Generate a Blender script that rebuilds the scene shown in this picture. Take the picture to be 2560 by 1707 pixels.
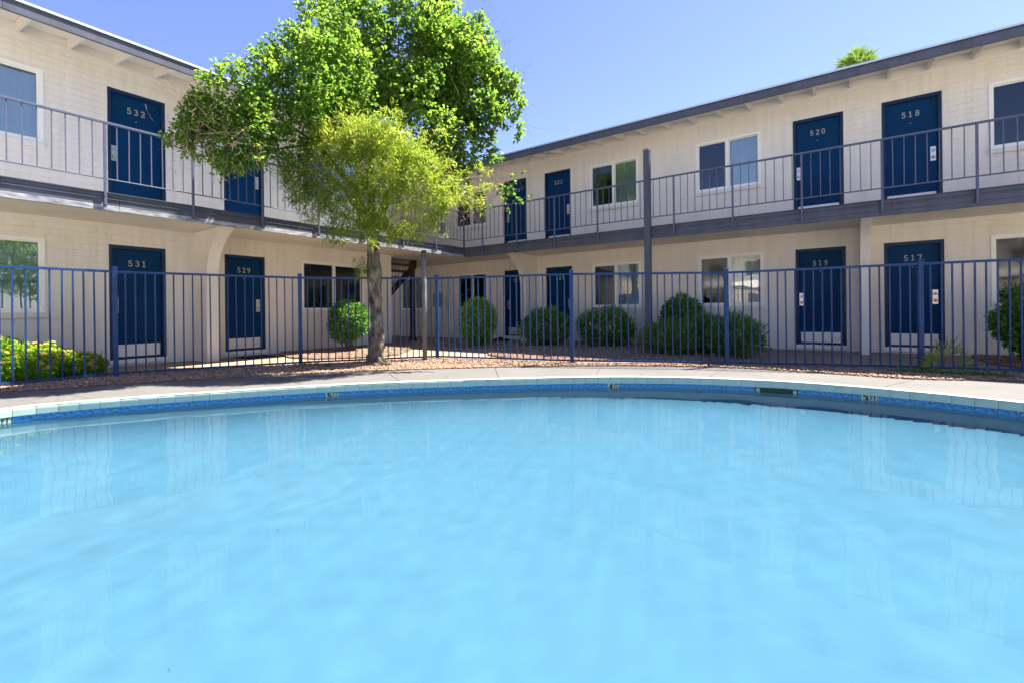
import bpy, bmesh, math, random
import numpy as np
from mathutils import Vector, Matrix
random.seed(7); rng = np.random.default_rng(7)
scene = bpy.context.scene
for o in list(bpy.data.objects): bpy.data.objects.remove(o)

# ------------------------------------------------------------------ camera
CAM = Vector((10.7515, -12.0354, 0.9277))
YAW, ROLL, FPX = math.radians(35.3408), 0.01113, 1155.0
cam = bpy.data.cameras.new('camera'); camo = bpy.data.objects.new('camera', cam)
scene.collection.objects.link(camo)
cam.sensor_width = 36; cam.sensor_fit = 'HORIZONTAL'; cam.lens = 36 * FPX / 2560
cam.shift_y = -(853.5 - 775.79) / 2560; cam.clip_start = .05; cam.clip_end = 6000
camo.matrix_world = (Matrix.Translation(CAM) @ Matrix.Rotation(YAW, 4, 'Z') @ Matrix.Rotation(math.radians(90), 4, 'X')
                     @ Matrix.Rotation(-ROLL, 4, 'Z'))
scene.camera = camo
FWD = Vector((-math.sin(YAW), math.cos(YAW), 0)); RGT = Vector((FWD.y, -FWD.x, 0))
# ------------------------------------------------------------------ light
TO_SUN = Vector((.28, .545, 1)).normalized()
world = bpy.data.worlds.new('World'); scene.world = world; world.use_nodes = True
wn = world.node_tree.nodes; wl = world.node_tree.links
sky = wn.new('ShaderNodeTexSky'); sky.sky_type = 'NISHITA'; sky.sun_disc = False
sky.sun_elevation = math.asin(TO_SUN.z); sky.sun_rotation = math.atan2(TO_SUN.x, TO_SUN.y)
sky.air_density = 1.0; sky.dust_density = .2; sky.ozone_density = 4.0; sky.altitude = 300
wn['Background'].inputs['Strength'].default_value = .067
wb_ = wn.new('ShaderNodeMix'); wb_.data_type = 'RGBA'; wb_.blend_type = 'MULTIPLY'; wb_.inputs['Factor'].default_value = 1
wb_.inputs['B'].default_value = (.97, .84, 1.0, 1)     # the photograph's slightly violet daylight balance
wl.new(sky.outputs[0], wb_.inputs['A']); wl.new(wb_.outputs['Result'], wn['Background'].inputs['Color'])
sun = bpy.data.lights.new('sun', 'SUN'); sun.energy = 5.0; sun.angle = math.radians(.53); sun.color = (1, .95, .86)
suno = bpy.data.objects.new('sun', sun); scene.collection.objects.link(suno)
suno.rotation_euler = TO_SUN.to_track_quat('Z', 'Y').to_euler(); suno.location = (20, 20, 40)
vs = scene.view_settings; vs.view_transform = 'Standard'; vs.look = 'None'; vs.exposure = 2.06; vs.gamma = 1
vs.use_curve_mapping = False
scene.cycles.use_denoising = True
scene.cycles.max_bounces = 10; scene.cycles.diffuse_bounces = 5; scene.cycles.transparent_max_bounces = 16
scene.cycles.transmission_bounces = 8; scene.cycles.caustics_reflective = False; scene.cycles.caustics_refractive = True
scene.cycles.sample_clamp_indirect = 6

# ------------------------------------------------------------------ helpers
COL = scene.collection
def tag(o, label=None, cat=None, group=None, kind=None):
    if label: o['label'] = label
    if cat: o['category'] = cat
    if group: o['group'] = group
    if kind: o['kind'] = kind
    return o
def link(name, me, mat=None, parent=None):
    o = bpy.data.objects.new(name, me); COL.objects.link(o)
    if mat is not None and me is not None and not me.materials: me.materials.append(mat)
    if parent is not None: o.parent = parent; o.matrix_parent_inverse = Matrix.Identity(4)
    return o
def empty(name, label, cat, group=None):
    o = bpy.data.objects.new(name, None); COL.objects.link(o); o.empty_display_size = .2
    return tag(o, label, cat, group)
class MB:
    def __init__(s): s.v = []; s.f = []
    def box(s, x0, x1, y0, y1, z0, z1):
        if x1 < x0: x0, x1 = x1, x0
        if y1 < y0: y0, y1 = y1, y0
        b = len(s.v)
        s.v += [(x0,y0,z0),(x1,y0,z0),(x1,y1,z0),(x0,y1,z0),(x0,y0,z1),(x1,y0,z1),(x1,y1,z1),(x0,y1,z1)]
        s.f += [tuple(b+i for i in q) for q in ((0,3,2,1),(4,5,6,7),(0,1,5,4),(1,2,6,5),(2,3,7,6),(3,0,4,7))]
    def cbox(s, x0, x1, y0, y1, z0, z1, c=.004):
        bm = bmesh.new(); bmesh.ops.create_cube(bm, size=1)
        for v in bm.verts: v.co = ((x0+x1)/2+v.co.x*abs(x1-x0), (y0+y1)/2+v.co.y*abs(y1-y0), (z0+z1)/2+v.co.z*abs(z1-z0))
        bmesh.ops.bevel(bm, geom=bm.edges[:], offset=c, segments=1, affect='EDGES')
        s.bm(bm)
    def bm(s, bm):
        b = len(s.v); bm.verts.index_update()
        s.v += [tuple(v.co) for v in bm.verts]; s.f += [tuple(b+v.index for v in f.verts) for f in bm.faces]; bm.free()
    def prism(s, poly, h):
        # poly: 3D points, h: offset vector
        b = len(s.v); n = len(poly); h = Vector(h)
        s.v += [tuple(p) for p in poly] + [tuple(Vector(p)+h) for p in poly]
        s.f += [tuple(b+i for i in range(n))[::-1], tuple(b+n+i for i in range(n))]
        s.f += [(b+i, b+(i+1)%n, b+n+(i+1)%n, b+n+i) for i in range(n)]
    def tube(s, pts, rad, n=8, caps=True):
        pts = [Vector(p) for p in pts]; rad = rad if hasattr(rad, '__len__') else [rad]*len(pts)
        b = len(s.v); ref = None
        for i, p in enumerate(pts):
            t = (pts[min(i+1, len(pts)-1)] - pts[max(i-1, 0)]).normalized()
            if ref is None: ref = t.orthogonal().normalized()
            ref = (ref - t*ref.dot(t)).normalized(); w = t.cross(ref)
            for k in range(n):
                a = 2*math.pi*k/n; s.v.append(tuple(p + (ref*math.cos(a)+w*math.sin(a))*rad[i]))
        for i in range(len(pts)-1):
            for k in range(n):
                s.f.append((b+i*n+k, b+i*n+(k+1)%n, b+(i+1)*n+(k+1)%n, b+(i+1)*n+k))
        if caps: s.f += [tuple(b+k for k in range(n))[::-1], tuple(b+(len(pts)-1)*n+k for k in range(n))]
    def mesh(s, name='m', smooth=False):
        me = bpy.data.meshes.new(name); me.from_pydata(s.v, [], s.f); me.update()
        bm = bmesh.new(); bm.from_mesh(me); bmesh.ops.recalc_face_normals(bm, faces=bm.faces); bm.to_mesh(me); bm.free()
        if smooth: me.polygons.foreach_set('use_smooth', [True]*len(me.polygons))
        return me
    def build(s, name, mat, parent=None, smooth=False): return link(name, s.mesh(name, smooth), mat, parent)
def sheet(name, pts, z, mat, thick=None, parent=None):
    # flat polygon from a closed outline, triangulated; optional downwards thickness
    bm = bmesh.new(); vs_ = [bm.verts.new((p[0], p[1], z)) for p in pts]
    es = [bm.edges.new((vs_[i], vs_[(i+1) % len(vs_)])) for i in range(len(vs_))]
    r = bmesh.ops.triangle_fill(bm, use_beauty=True, edges=es)
    fs = [f for f in bm.faces]
    bmesh.ops.recalc_face_normals(bm, faces=fs)
    if fs and fs[0].normal.z < 0: bmesh.ops.reverse_faces(bm, faces=fs)
    if thick:
        g = bmesh.ops.extrude_edge_only(bm, edges=es)
        for v in g['geom']:
            if isinstance(v, bmesh.types.BMVert): v.co.z -= thick
    me = bpy.data.meshes.new(name); bm.to_mesh(me); bm.free()
    return link(name, me, mat, parent)
def catmull(P, closed=True, n=10):
    P = [Vector((p[0], p[1])) for p in P]; N = len(P); out = []
    for i in range(N if closed else N-1):
        g = lambda k: P[k % N] if closed else P[min(max(k, 0), N-1)]
        a, b, c, d = g(i-1), g(i), g(i+1), g(i+2)
        for j in range(n):
            t = j/n
            out.append(.5*((2*b)+(c-a)*t+(2*a-5*b+4*c-d)*t*t+(-a+3*b-3*c+d)*t**3))
    if not closed: out.append(P[-1])
    return out
def resample(P, step, closed=True):
    Q = P+[P[0]] if closed else P
    L = [0.]
    for a, b in zip(Q, Q[1:]): L.append(L[-1]+(b-a).length)
    n = max(1, round(L[-1]/step)); res = []; j = 0
    for k in range(n if closed else n+1):
        t = L[-1]*k/n
        while j < len(L)-2 and L[j+1] < t: j += 1
        u = (t-L[j])/max(1e-9, L[j+1]-L[j]); res.append(Q[j]+(Q[j+1]-Q[j])*u)
    return res
def inside(p, poly):
    c = False; n = len(poly); x, y = p
    for i in range(n):
        a, b = poly[i], poly[i-1]
        if (a[1] > y) != (b[1] > y) and x < (b[0]-a[0])*(y-a[1])/(b[1]-a[1])+a[0]: c = not c
    return c

# ------------------------------------------------------------------ materials
def mat(name, col, rough=.6, var=.08, scale=6., bump=0., bscale=40., spec=.3, metal=0., col2=None, detail=5, stretch=None, streak=0):
    m = bpy.data.materials.new(name); m.use_nodes = True; nt = m.node_tree; N = nt.nodes; K = nt.links
    p = N['Principled BSDF']; p.inputs['Roughness'].default_value = rough; p.inputs['Metallic'].default_value = metal
    p.inputs['Specular IOR Level'].default_value = spec
    tc = N.new('ShaderNodeTexCoord'); src = tc.outputs['Object']
    if streak:      # many blocks share one mesh: take the pattern from their place in the yard
        gp = N.new('ShaderNodeNewGeometry'); src = gp.outputs['Position']
    if stretch:
        mp = N.new('ShaderNodeMapping'); mp.inputs['Scale'].default_value = stretch; K.new(src, mp.inputs[0]); src = mp.outputs[0]
    nz = N.new('ShaderNodeTexNoise'); nz.inputs['Scale'].default_value = scale; nz.inputs['Detail'].default_value = detail
    K.new(src, nz.inputs['Vector'])
    rp = N.new('ShaderNodeValToRGB'); e = rp.color_ramp.elements; e[0].position = .3; e[1].position = .7
    c2 = col2 or tuple(min(1, c*(1+var)) for c in col)
    e[0].color = (*[c*(1-var) for c in col], 1); e[1].color = (*c2, 1)
    K.new(nz.outputs['Fac'], rp.inputs[0]); K.new(rp.outputs[0], p.inputs['Base Color'])
    if streak:      # run-off streaks and patched paint
        m3 = N.new('ShaderNodeMapping'); m3.inputs['Scale'].default_value = (5, 5, .35); K.new(src, m3.inputs[0])
        n3 = N.new('ShaderNodeTexNoise'); n3.inputs['Scale'].default_value = 1.6; n3.inputs['Detail'].default_value = 7; K.new(m3.outputs[0], n3.inputs['Vector'])
        r3 = N.new('ShaderNodeValToRGB'); e3 = r3.color_ramp.elements; e3[0].position = .36; e3[1].position = .56
        e3[0].color = (1-streak*1.3, 1-streak*1.5, 1-streak*1.8, 1); e3[1].color = (1, 1, 1, 1); K.new(n3.outputs['Fac'], r3.inputs[0])
        mu = N.new('ShaderNodeMix'); mu.data_type = 'RGBA'; mu.blend_type = 'MULTIPLY'; mu.inputs['Factor'].default_value = 1
        K.new(rp.outputs[0], mu.inputs['A']); K.new(r3.outputs[0], mu.inputs['B']); K.new(mu.outputs['Result'], p.inputs['Base Color'])
    if bump:
        n2 = N.new('ShaderNodeTexNoise'); n2.inputs['Scale'].default_value = bscale; n2.inputs['Detail'].default_value = 6
        K.new(src, n2.inputs['Vector'])
        b = N.new('ShaderNodeBump'); b.inputs['Strength'].default_value = bump; b.inputs['Distance'].default_value = .01
        K.new(n2.outputs['Fac'], b.inputs['Height']); K.new(b.outputs[0], p.inputs['Normal'])
    return m
def leafmat(name, c_lo, c_hi, trans=.4, rough=.45, spec=.35):
    m = bpy.data.materials.new(name); m.use_nodes = True; nt = m.node_tree; N = nt.nodes; K = nt.links
    p = N['Principled BSDF']; p.inputs['Roughness'].default_value = rough; p.inputs['Specular IOR Level'].default_value = spec
    at = N.new('ShaderNodeAttribute'); at.attribute_name = 'tone'
    rp = N.new('ShaderNodeValToRGB'); e = rp.color_ramp.elements
    e[0].color = (*c_lo, 1); e[1].color = (*c_hi, 1)
    K.new(at.outputs['Fac'], rp.inputs[0]); K.new(rp.outputs[0], p.inputs['Base Color'])
    t = N.new('ShaderNodeBsdfTranslucent'); hs = N.new('ShaderNodeHueSaturation')
    hs.inputs['Value'].default_value = 1.5; hs.inputs['Hue'].default_value = .49
    K.new(rp.outputs[0], hs.inputs['Color']); K.new(hs.outputs[0], t.inputs['Color'])
    mx = N.new('ShaderNodeMixShader'); mx.inputs[0].default_value = trans
    K.new(p.outputs[0], mx.inputs[1]); K.new(t.outputs[0], mx.inputs[2]); K.new(mx.outputs[0], N['Material Output'].inputs['Surface'])
    return m
def glassmat(name, tint, refl, base_refl=.06, rough=.01):
    m = bpy.data.materials.new(name); m.use_nodes = True; nt = m.node_tree; N = nt.nodes; K = nt.links
    N.remove(N['Principled BSDF'])
    t = N.new('ShaderNodeBsdfTransparent'); t.inputs[0].default_value = (*tint, 1)
    g = N.new('ShaderNodeBsdfGlossy'); g.inputs['Roughness'].default_value = rough; g.inputs['Color'].default_value = (.9, .95, 1, 1)
    f = N.new('ShaderNodeFresnel'); f.inputs['IOR'].default_value = 1.5
    ma = N.new('ShaderNodeMath'); ma.operation = 'MULTIPLY_ADD'; ma.inputs[1].default_value = refl; ma.inputs[2].default_value = base_refl
    ma.use_clamp = True; K.new(f.outputs[0], ma.inputs[0])
    nz = N.new('ShaderNodeTexNoise'); nz.inputs['Scale'].default_value = 1.6; nz.inputs['Detail'].default_value = 1
    tc = N.new('ShaderNodeTexCoord'); K.new(tc.outputs['Object'], nz.inputs['Vector'])
    b = N.new('ShaderNodeBump'); b.inputs['Strength'].default_value = .05; b.inputs['Distance'].default_value = .05
    K.new(nz.outputs['Fac'], b.inputs['Height']); K.new(b.outputs[0], g.inputs['Normal'])
    mx = N.new('ShaderNodeMixShader'); K.new(ma.outputs[0], mx.inputs[0]); K.new(t.outputs[0], mx.inputs[1]); K.new(g.outputs[0], mx.inputs[2])
    K.new(mx.outputs[0], N['Material Output'].inputs['Surface'])
    return m
M = dict(
    wall=mat('painted_block', (.80, .74, .652), .75, .025, 1.2, .15, 60, .2, streak=.05),
    plaster=mat('painted_plaster', (.80, .74, .652), .8, .025, 1.2, .12, 90, .2, streak=.04),
    soffit=mat('soffit_paint', (.80, .735, .64), .75, .04, 2, .08, 60, .2),
    cream=mat('cream_vinyl', (.88, .85, .78), .4, .02, 5, spec=.4),
    grey=mat('grey_blue_paint', (.085, .092, .120), .5, .10, 4, .2, 25, .3, streak=.12),
    greypeel_sun=mat('weathered_grey_sun_patches', (.17, .18, .215), .75, .25, 5, .6, 9, .15, col2=(.46, .46, .48), stretch=(1, 1, 4)),  # pale noise paints in the beam's sunlit patches, along with peeling paint
    rail=mat('grey_rail_paint', (.088, .10, .148), .4, .08, 9, .05, 60, .45),
    fence=mat('blue_fence_paint', (.008, .045, .145), .42, .14, 5, .1, 50, .3),
    fencewhite=mat('chipped_paint', (.7, .7, .7), .6),
    door=mat('navy_door_paint', (.001, .034, .105), .5, .12, 1.2, .06, 30, .1),
    frame=mat('navy_frame_paint', (.001, .024, .075), .5, .10, 3, spec=.4),
    kick=mat('aluminium_kick_plate', (.66, .64, .62), .42, .06, 3, metal=.35, spec=.5, stretch=(1, 1, 8)),
    steel=mat('brushed_steel', (.62, .58, .52), .3, .05, 20, metal=.9, spec=.5),
    brass=mat('satin_brass', (.40, .37, .30), .45, .05, 20, metal=.1, spec=.5),
    black=mat('black_rubber', (.012, .012, .014), .7, .2, 30, .3, 80),
    rafter=mat('rafter_paint', (.79, .73, .645), .7, .05, 4, .2, 30, .2, stretch=(1, 1, 4)),
    drip=mat('drip_edge_metal', (.62, .66, .72), .4, .05, 3, metal=.4),
    shingle=mat('roof_shingle', (.05, .05, .055), .9, .3, 20, .5, 60, .1),
    deckcoat=mat('deck_coating', (.24, .25, .28), .75, .1, 5, .2, 60),
    wood=mat('stained_tread', (.13, .075, .045), .7, .25, 6, .3, 20, stretch=(1, 6, 1)),
    darksteel=mat('dark_brown_steel', (.035, .03, .03), .45, .1, 6, spec=.4),
    pole=mat('grey_steel_pole', (.145, .150, .155), .5, .14, 5, .1, 40, .4),
    conc=mat('tan_concrete', (.265, .205, .145), .85, .10, 1.7, .25, 120, .2, detail=9),
    deck=mat('pool_deck_concrete', (.130, .124, .117), .85, .09, 1.1, .25, 150, .2, detail=10, streak=.04),
    dirt=mat('sandy_ground', (.60, .53, .45), .95, .15, 1.3, .3, 60, .1, detail=9),
    gravelbed=mat('gravel_bed', (.22, .15, .11), .95, .3, 45, .8, 60, .1),
    aqua=mat('aqua_coping_tile', (.42, .55, .47), .3, .08, 2.2, spec=.5),
    markt=mat('marker_tile', (.42, .52, .38), .3, .04, 5, spec=.5),
    blueT=None,
    grout=mat('pale_green_grout', (.36, .46, .30), .8, .15, 9),
    basin=mat('pool_plaster', (.30, .345, .38), .8, .035, .8, spec=.1, detail=8),
    blackp=mat('black_print', (.01, .01, .012), .5),
    curtain=mat('pale_curtain', (.70, .73, .67), .85, .06, 3),
    blind=mat('blind_slat', (.42, .42, .37), .6, .05, 4),
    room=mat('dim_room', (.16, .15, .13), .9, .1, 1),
    metalbox=mat('grey_meter_box', (.30, .28, .26), .5, .08, 4),
    bark=mat('mottled_bark', (.060, .045, .032), .9, .4, 13, 1.0, 24, .15, col2=(.30, .26, .205), detail=10, stretch=(1, 1, .5)),
    limb=mat('limb_bark', (.11, .085, .06), .9, .3, 9, .6, 22, .1),
    twig=mat('dry_twig', (.30, .20, .115), .85, .25, 8),
    stem=mat('shrub_stem', (.13, .095, .06), .9, .2, 12),
    palmtrunk=mat('palm_trunk', (.20, .15, .10), .9, .25, 12, .6, 20),
)
def wavetile():
    m = mat('blue_glazed_tile', (.012, .11, .36), .12, .0, 14, spec=.6)
    nt = m.node_tree; N = nt.nodes; K = nt.links
    w = N.new('ShaderNodeTexNoise'); w.inputs['Scale'].default_value = 16; w.inputs['Detail'].default_value = 3; w.inputs['Distortion'].default_value = 2.5
    tc = N.new('ShaderNodeTexCoord'); K.new(tc.outputs['Object'], w.inputs['Vector'])
    r = N.new('ShaderNodeValToRGB'); e = r.color_ramp.elements; e[0].position = .38; e[1].position = .62
    e[0].color = (.010, .10, .33, 1); e[1].color = (.05, .38, .66, 1)
    K.new(w.outputs['Fac'], r.inputs[0]); K.new(r.outputs[0], N['Principled BSDF'].inputs['Base Color'])
    return m
M['blueT'] = wavetile()
M['glass'] = glassmat('window_glass', (.80, .86, .84), 1.1, .10)
M['screen'] = glassmat('screened_glass', (.20, .21, .21), .8, .05, .06)
M['leaf'] = leafmat('broad_leaf', (.046, .13, .015), (.215, .34, .037), .64)
M['narrow'] = leafmat('narrow_leaf', (.085, .18, .016), (.36, .40, .05), .6)
M['shrub'] = leafmat('glossy_shrub_leaf', (.042, .135, .026), (.165, .34, .055), .35, .3, .5)
M['lantana'] = leafmat('lantana_leaf', (.09, .24, .018), (.32, .50, .03), .5)
M['oleander'] = leafmat('oleander_leaf', (.045, .125, .027), (.19, .31, .055), .32, .35, .4)
M['palm'] = leafmat('palm_frond', (.06, .13, .02), (.16, .25, .04), .35)
M['weed'] = leafmat('weed_leaf', (.06, .13, .04), (.18, .24, .07), .35)
M['petal_y'] = leafmat('yellow_petal', (.75, .40, .04), (.85, .62, .10), .3, .6, .1)
M['petal_o'] = leafmat('pale_orange_petal', (.80, .47, .10), (.9, .66, .22), .3, .6, .1)
M['petal_r'] = leafmat('red_petal', (.42, .03, .02), (.6, .07, .03), .3, .6, .1)
M['petal_p'] = leafmat('pink_petal', (.8, .45, .45), (.9, .65, .6), .3, .6, .1)
M['palm_y'] = leafmat('young_palm_frond', (.13, .19, .03), (.34, .38, .08), .4)
M['stone'] = leafmat('gravel_stone', (.19, .11, .07), (.46, .32, .23), 0, .9, .1)

# ------------------------------------------------------------------ pool outline, ground, deck
POOL = resample(catmull([(3.93,-11.24),(4.2,-10.45),(4.66,-9.66),(5.44,-8.55),(6.38,-7.55),(7.1,-6.9),(7.78,-6.34),(8.5,-5.87),(9.3,-5.53),
    (10.2,-5.33),(11.2,-5.385),(12.17,-5.66),(12.95,-6.1),(13.7,-7.0),(14.2,-8.4),(14.1,-10),(13.5,-11.7),(12.3,-13.1),(10.6,-13.9),
    (8.6,-14.1),(6.6,-13.9),(5.0,-13.3),(4.2,-12.4)], True, 14), .02)
DECK = catmull([(2.45,-11.07),(2.7,-10.5),(2.95,-9.95),(3.7,-8.68),(4.35,-7.83),(5.22,-6.88),(6.35,-5.85),(7.66,-4.91),(8.5,-4.5),
    (9.29,-4.24),(9.9,-4.2),(10.84,-4.26),(11.5,-4.3),(12.16,-4.05),(12.8,-3.78),(14.3,-3.5),(16,-5),(17,-9),(16,-14),(12,-16.5),(7,-16.5),(3.5,-15),(2.3,-12.6)], True, 8)
PC = Vector((9.3, -9.8)); WATER_Z = -.142
def ring_sheet(name, inner, outer, zi, zo, m, parent=None, extra=None):
    mb = MB(); n = len(inner); rings = [(inner, zi), (outer, zo)] + (extra or [])
    for R_, z in rings: mb.v += [(p[0], p[1], z) for p in R_]
    for k in range(len(rings)-1):
        for i in range(n): mb.f.append((k*n+i, k*n+(i+1)%n, (k+1)*n+(i+1)%n, (k+1)*n+i))
    o = mb.build(name, m, parent)
    return o
def by_angle(P, n):
    # resample a star-shaped outline about PC at n equal angles
    A = sorted([(math.atan2(p.y-PC.y, p.x-PC.x), (p-PC).length) for p in P])
    ang = np.array([a for a, _ in A]); rad = np.array([r for _, r in A])
    th = np.linspace(-math.pi, math.pi, n, endpoint=False)
    rr = np.interp(th, np.concatenate([[ang[-1]-2*math.pi], ang, [ang[0]+2*math.pi]]), np.concatenate([[rad[-1]], rad, [rad[0]]]))
    return [Vector((PC.x+math.cos(t)*r, PC.y+math.sin(t)*r)) for t, r in zip(th, rr)]
NA = 360
pool_a = by_angle(POOL, NA); deck_a = by_angle(DECK, NA)
def grow(P, d): return [PC+(p-PC)*(1+d/(p-PC).length) for p in P]
def circle(r): return [Vector((PC.x+math.cos(t)*r, PC.y+math.sin(t)*r)) for t in np.linspace(-math.pi, math.pi, NA, endpoint=False)]
tag(ring_sheet('ground', grow(pool_a, .30), circle(30), -.05, -.05, M['dirt'], extra=[(circle(300), -.05), (circle(3000), -.05)]), kind='structure')
# courtyard paving: poured walkway slabs between buildings and fence
tag(sheet('walkway', [(-9,9),(-9,-6.5),(0.,-6.5),(0,-22),(1.0,-22)] + [tuple(p) for p in [(1.75,-12.5),(2.35,-10.9),(2.6,-10.2),(3.4,-8.75),(4.1,-7.75),(5.1,-6.75),(6.3,-5.65),(7.6,-4.75),(8.5,-4.32),(9.3,-4.08),(10,-4.05),(11,-4.05),(12.1,-3.9),(12.8,-3.6),(14.3,-3.3),(22,-3.3)]] + [(22,9)], -.012, M['conc']), kind='structure')
dk = tag(ring_sheet('pool_deck', grow(pool_a, .095), deck_a, -.012, -.016, M['dirt'], extra=[(deck_a, -.06)]), kind='structure')
deck_in = grow(pool_a, .096); cuts = [8, 26, 45, 62, 80, 95, 111, 126, 140, 155, 170, 187, 206, 226, 248, 270, 290, 310, 330, 346]
for i_, c0 in enumerate(cuts):
    c1 = cuts[(i_+1) % len(cuts)]; ks = [k % NA for k in range(c0, c1+1 if c1 > c0 else c1+NA+1)]; mb = MB(); n = len(ks)
    I = [deck_in[k].copy() for k in ks]; O_ = [deck_a[k].copy() for k in ks]
    for end, sg in ((0, 1), (-1, -1)):
        t_ = (O_[end]-I[end]).normalized(); g_ = Vector((-t_.y, t_.x))*.004*sg; I[end] = I[end]+g_; O_[end] = O_[end]+g_
    mb.v = [(p.x, p.y, .0) for p in I]+[(p.x, p.y, -.003) for p in O_]+[(p.x, p.y, -.02) for p in I]+[(p.x, p.y, -.06) for p in O_]
    mb.f = [(k, n+k, n+k+1, k+1) for k in range(n-1)]+[(n+k, 3*n+k, 3*n+k+1, n+k+1) for k in range(n-1)]+[(0, 2*n, 3*n, n), (n-1, 2*n-1, 4*n-1, 3*n-1)]
    mb.build('slab', M['deck'], dk)

# basin: walls and sloping floor
def floor_z(x, y):
    t = min(1, max(0, (x-4.5)/7.5)); return -1.38+.50*t
mb = MB(); pin = grow(pool_a, .022)
rings = [(0, -.05), (.0, -.20), (.02, -.34), (.07, -.50), (.18, -.68), (.36, -.85), (.64, -.99), (1.05, -1.09), (1.7, -1.16), (2.4, -1.17), (-.25, -1.17), (-.01, -1.17)]
for ins, z in rings:
    for p in (grow(pin, -ins) if ins >= 0 else [PC+(q-PC)*-ins for q in pin]): mb.v.append((p.x, p.y, z+(max(0, min(1, (-z-.3)/.8)))*(floor_z(p.x, p.y)+1.13)))
for k in range(len(rings)-1):
    for i in range(NA): mb.f.append((k*NA+i, k*NA+(i+1)%NA, (k+1)*NA+(i+1)%NA, (k+1)*NA+i))
mb.f.append(tuple((len(rings)-1)*NA+i for i in range(NA)))
basin = tag(mb.build('pool_basin', M['basin'], smooth=True), kind='structure')
# entry steps at the shallow end
for k in range(2):
    c = Vector((13.75, -6.5)); r = 1.6-.6*k
    pts = [(c.x+math.cos(a)*r, c.y+math.sin(a)*r) for a in np.linspace(0, 2*math.pi, 40, endpoint=False)]
    pts = [p for p in pts]
    mbs = MB(); mbs.prism([(x, y, floor_z(x, y)-.05) for x, y in pts], (0, 0, 0))
    mbs = MB(); zt = -.66+.25*k
    mbs.v += [(x, y, -1.3) for x, y in pts]+[(x, y, zt-.03) for x, y in pts]+[((x-c.x)*.975+c.x, (y-c.y)*.975+c.y, zt) for x, y in pts]
    n = len(pts)
    for j in range(2): mbs.f += [(j*n+i, j*n+(i+1)%n, (j+1)*n+(i+1)%n, (j+1)*n+i) for i in range(n)]
    mbs.f.append(tuple(2*n+i for i in range(n))); so = mbs.build('pool_step', M['basin'], basin)
# coping and waterline tiles, one object each
def frame_on(P, i):
    t = (P[(i+3) % len(P)]-P[(i-3) % len(P)]).normalized(); return t
def ringtiles(P, pitch):
    L = sum((P[i]-P[i-1]).length for i in range(len(P))); n = round(L/pitch); Q = resample(P, L/n); out = []
    for i, p in enumerate(Q):
        t = (Q[(i+1) % len(Q)]-Q[i-1]).normalized(); nrm = Vector((t.y, -t.x))
        if (p-PC).dot(nrm) < 0: nrm = -nrm
        out.append((p, t, nrm))
    return out, L/n
def place(name, me, p, nrm, z, m, parent, jit=0):
    o = link(name, me, m, parent); a = math.atan2(nrm.y, nrm.x)+random.uniform(-jit, jit)
    o.location = (p.x, p.y, z); o.rotation_euler = (0, 0, a); return o
tl, pit = ringtiles(POOL, .168)
prof = [(.095,.003),(.030,.003),(.018,.0005),(.009,-.005),(.003,-.013),(.0006,-.022),(0,-.032),(0,-.083),(.005,-.09),(.095,-.09)]
def coping_mesh(h):
    mb = MB(); w = pit/2-.003
    mb.prism([(x, -w, z) for x, z in prof], (0, 2*w, 0)); return mb.mesh('coping_tile')
cope = [coping_mesh(0) for _ in range(1)][0]
mbg = MB()
for p, t, nrm in tl: place('coping_tile', cope, p+nrm*random.uniform(-.0015, .0015), nrm, random.uniform(-.0015, .001), M['aqua'], basin, .004)
g = ring_sheet('coping_grout', grow(pool_a, .006), grow(pool_a, .094), -.001, -.001, M['grout'], basin)
g2 = ring_sheet('grout_face', grow(pool_a, .006), grow(pool_a, .006), -.001, -.088, M['grout'], basin)
g3 = ring_sheet('waterline_grout', grow(pool_a, .019), grow(pool_a, .019), -.085, -.208, M['grout'], basin)
tl2, pit2 = ringtiles(POOL, .156)
wt = MB(); wt.cbox(.009, .020, -pit2/2+.003, pit2/2-.003, -.205, -.091, .002); wtm = wt.mesh('waterline_tile')
marks = {'5': (5.494,-8.506), '4': (8.157,-6.072), '3': (10.99,-5.356), '6': (4.0,-11.19)}
used = {}
for k, q in marks.items():
    used[min(range(len(tl2)), key=lambda i: (tl2[i][0]-Vector(q)).length)] = k
skim_i = min(range(len(tl2)), key=lambda i: (tl2[i][0]-Vector((10.06,-5.3))).length)

def arc(cx, cy, r, a0, a1, n=9, ry=None):
    ry = ry or r
    return [(cx+r*math.cos(math.radians(a0+(a1-a0)*i/n)), cy+ry*math.sin(math.radians(a0+(a1-a0)*i/n))) for i in range(n+1)]
GLY = {
 '0': [arc(.3,.5,.24,0,360,18,.46)], '1': [[(.3,0),(.3,.97),(.14,.82)],[(.12,0),(.48,0)]],
 '2': [arc(.29,.72,.22,160,-40,9,.25)+[(.08,.02)],[(.06,.02),(.54,.02),(.54,.14)]],
 '3': [arc(.28,.74,.21,150,-80,8,.22),arc(.28,.28,.25,80,-150,9,.26)],
 '4': [[(.42,0),(.42,.98),(.04,.28),(.58,.28)],[(.3,0),(.54,0)]],
 '5': [[(.5,.97),(.14,.97),(.11,.52)]+arc(.28,.30,.26,120,-150,9,.30)],
 '6': [[(.45,.92),(.28,.93),(.1,.55)]+arc(.3,.29,.23,180,-180,14,.27)],
 '7': [[(.06,.82),(.06,.97),(.54,.97),(.24,0)]],
 '8': [arc(.3,.74,.19,0,360,14,.22),arc(.3,.27,.24,0,360,14,.26)],
 '9': [arc(.3,.70,.22,0,360,14,.26),[(.52,.70),(.46,.3),(.30,.05),(.14,.06)]],
 'F': [[(.1,0),(.1,1),(.52,1)],[(.1,.52),(.44,.52)]], 'T': [[(.3,0),(.3,1)],[(.02,1),(.58,1)]],
}
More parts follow.
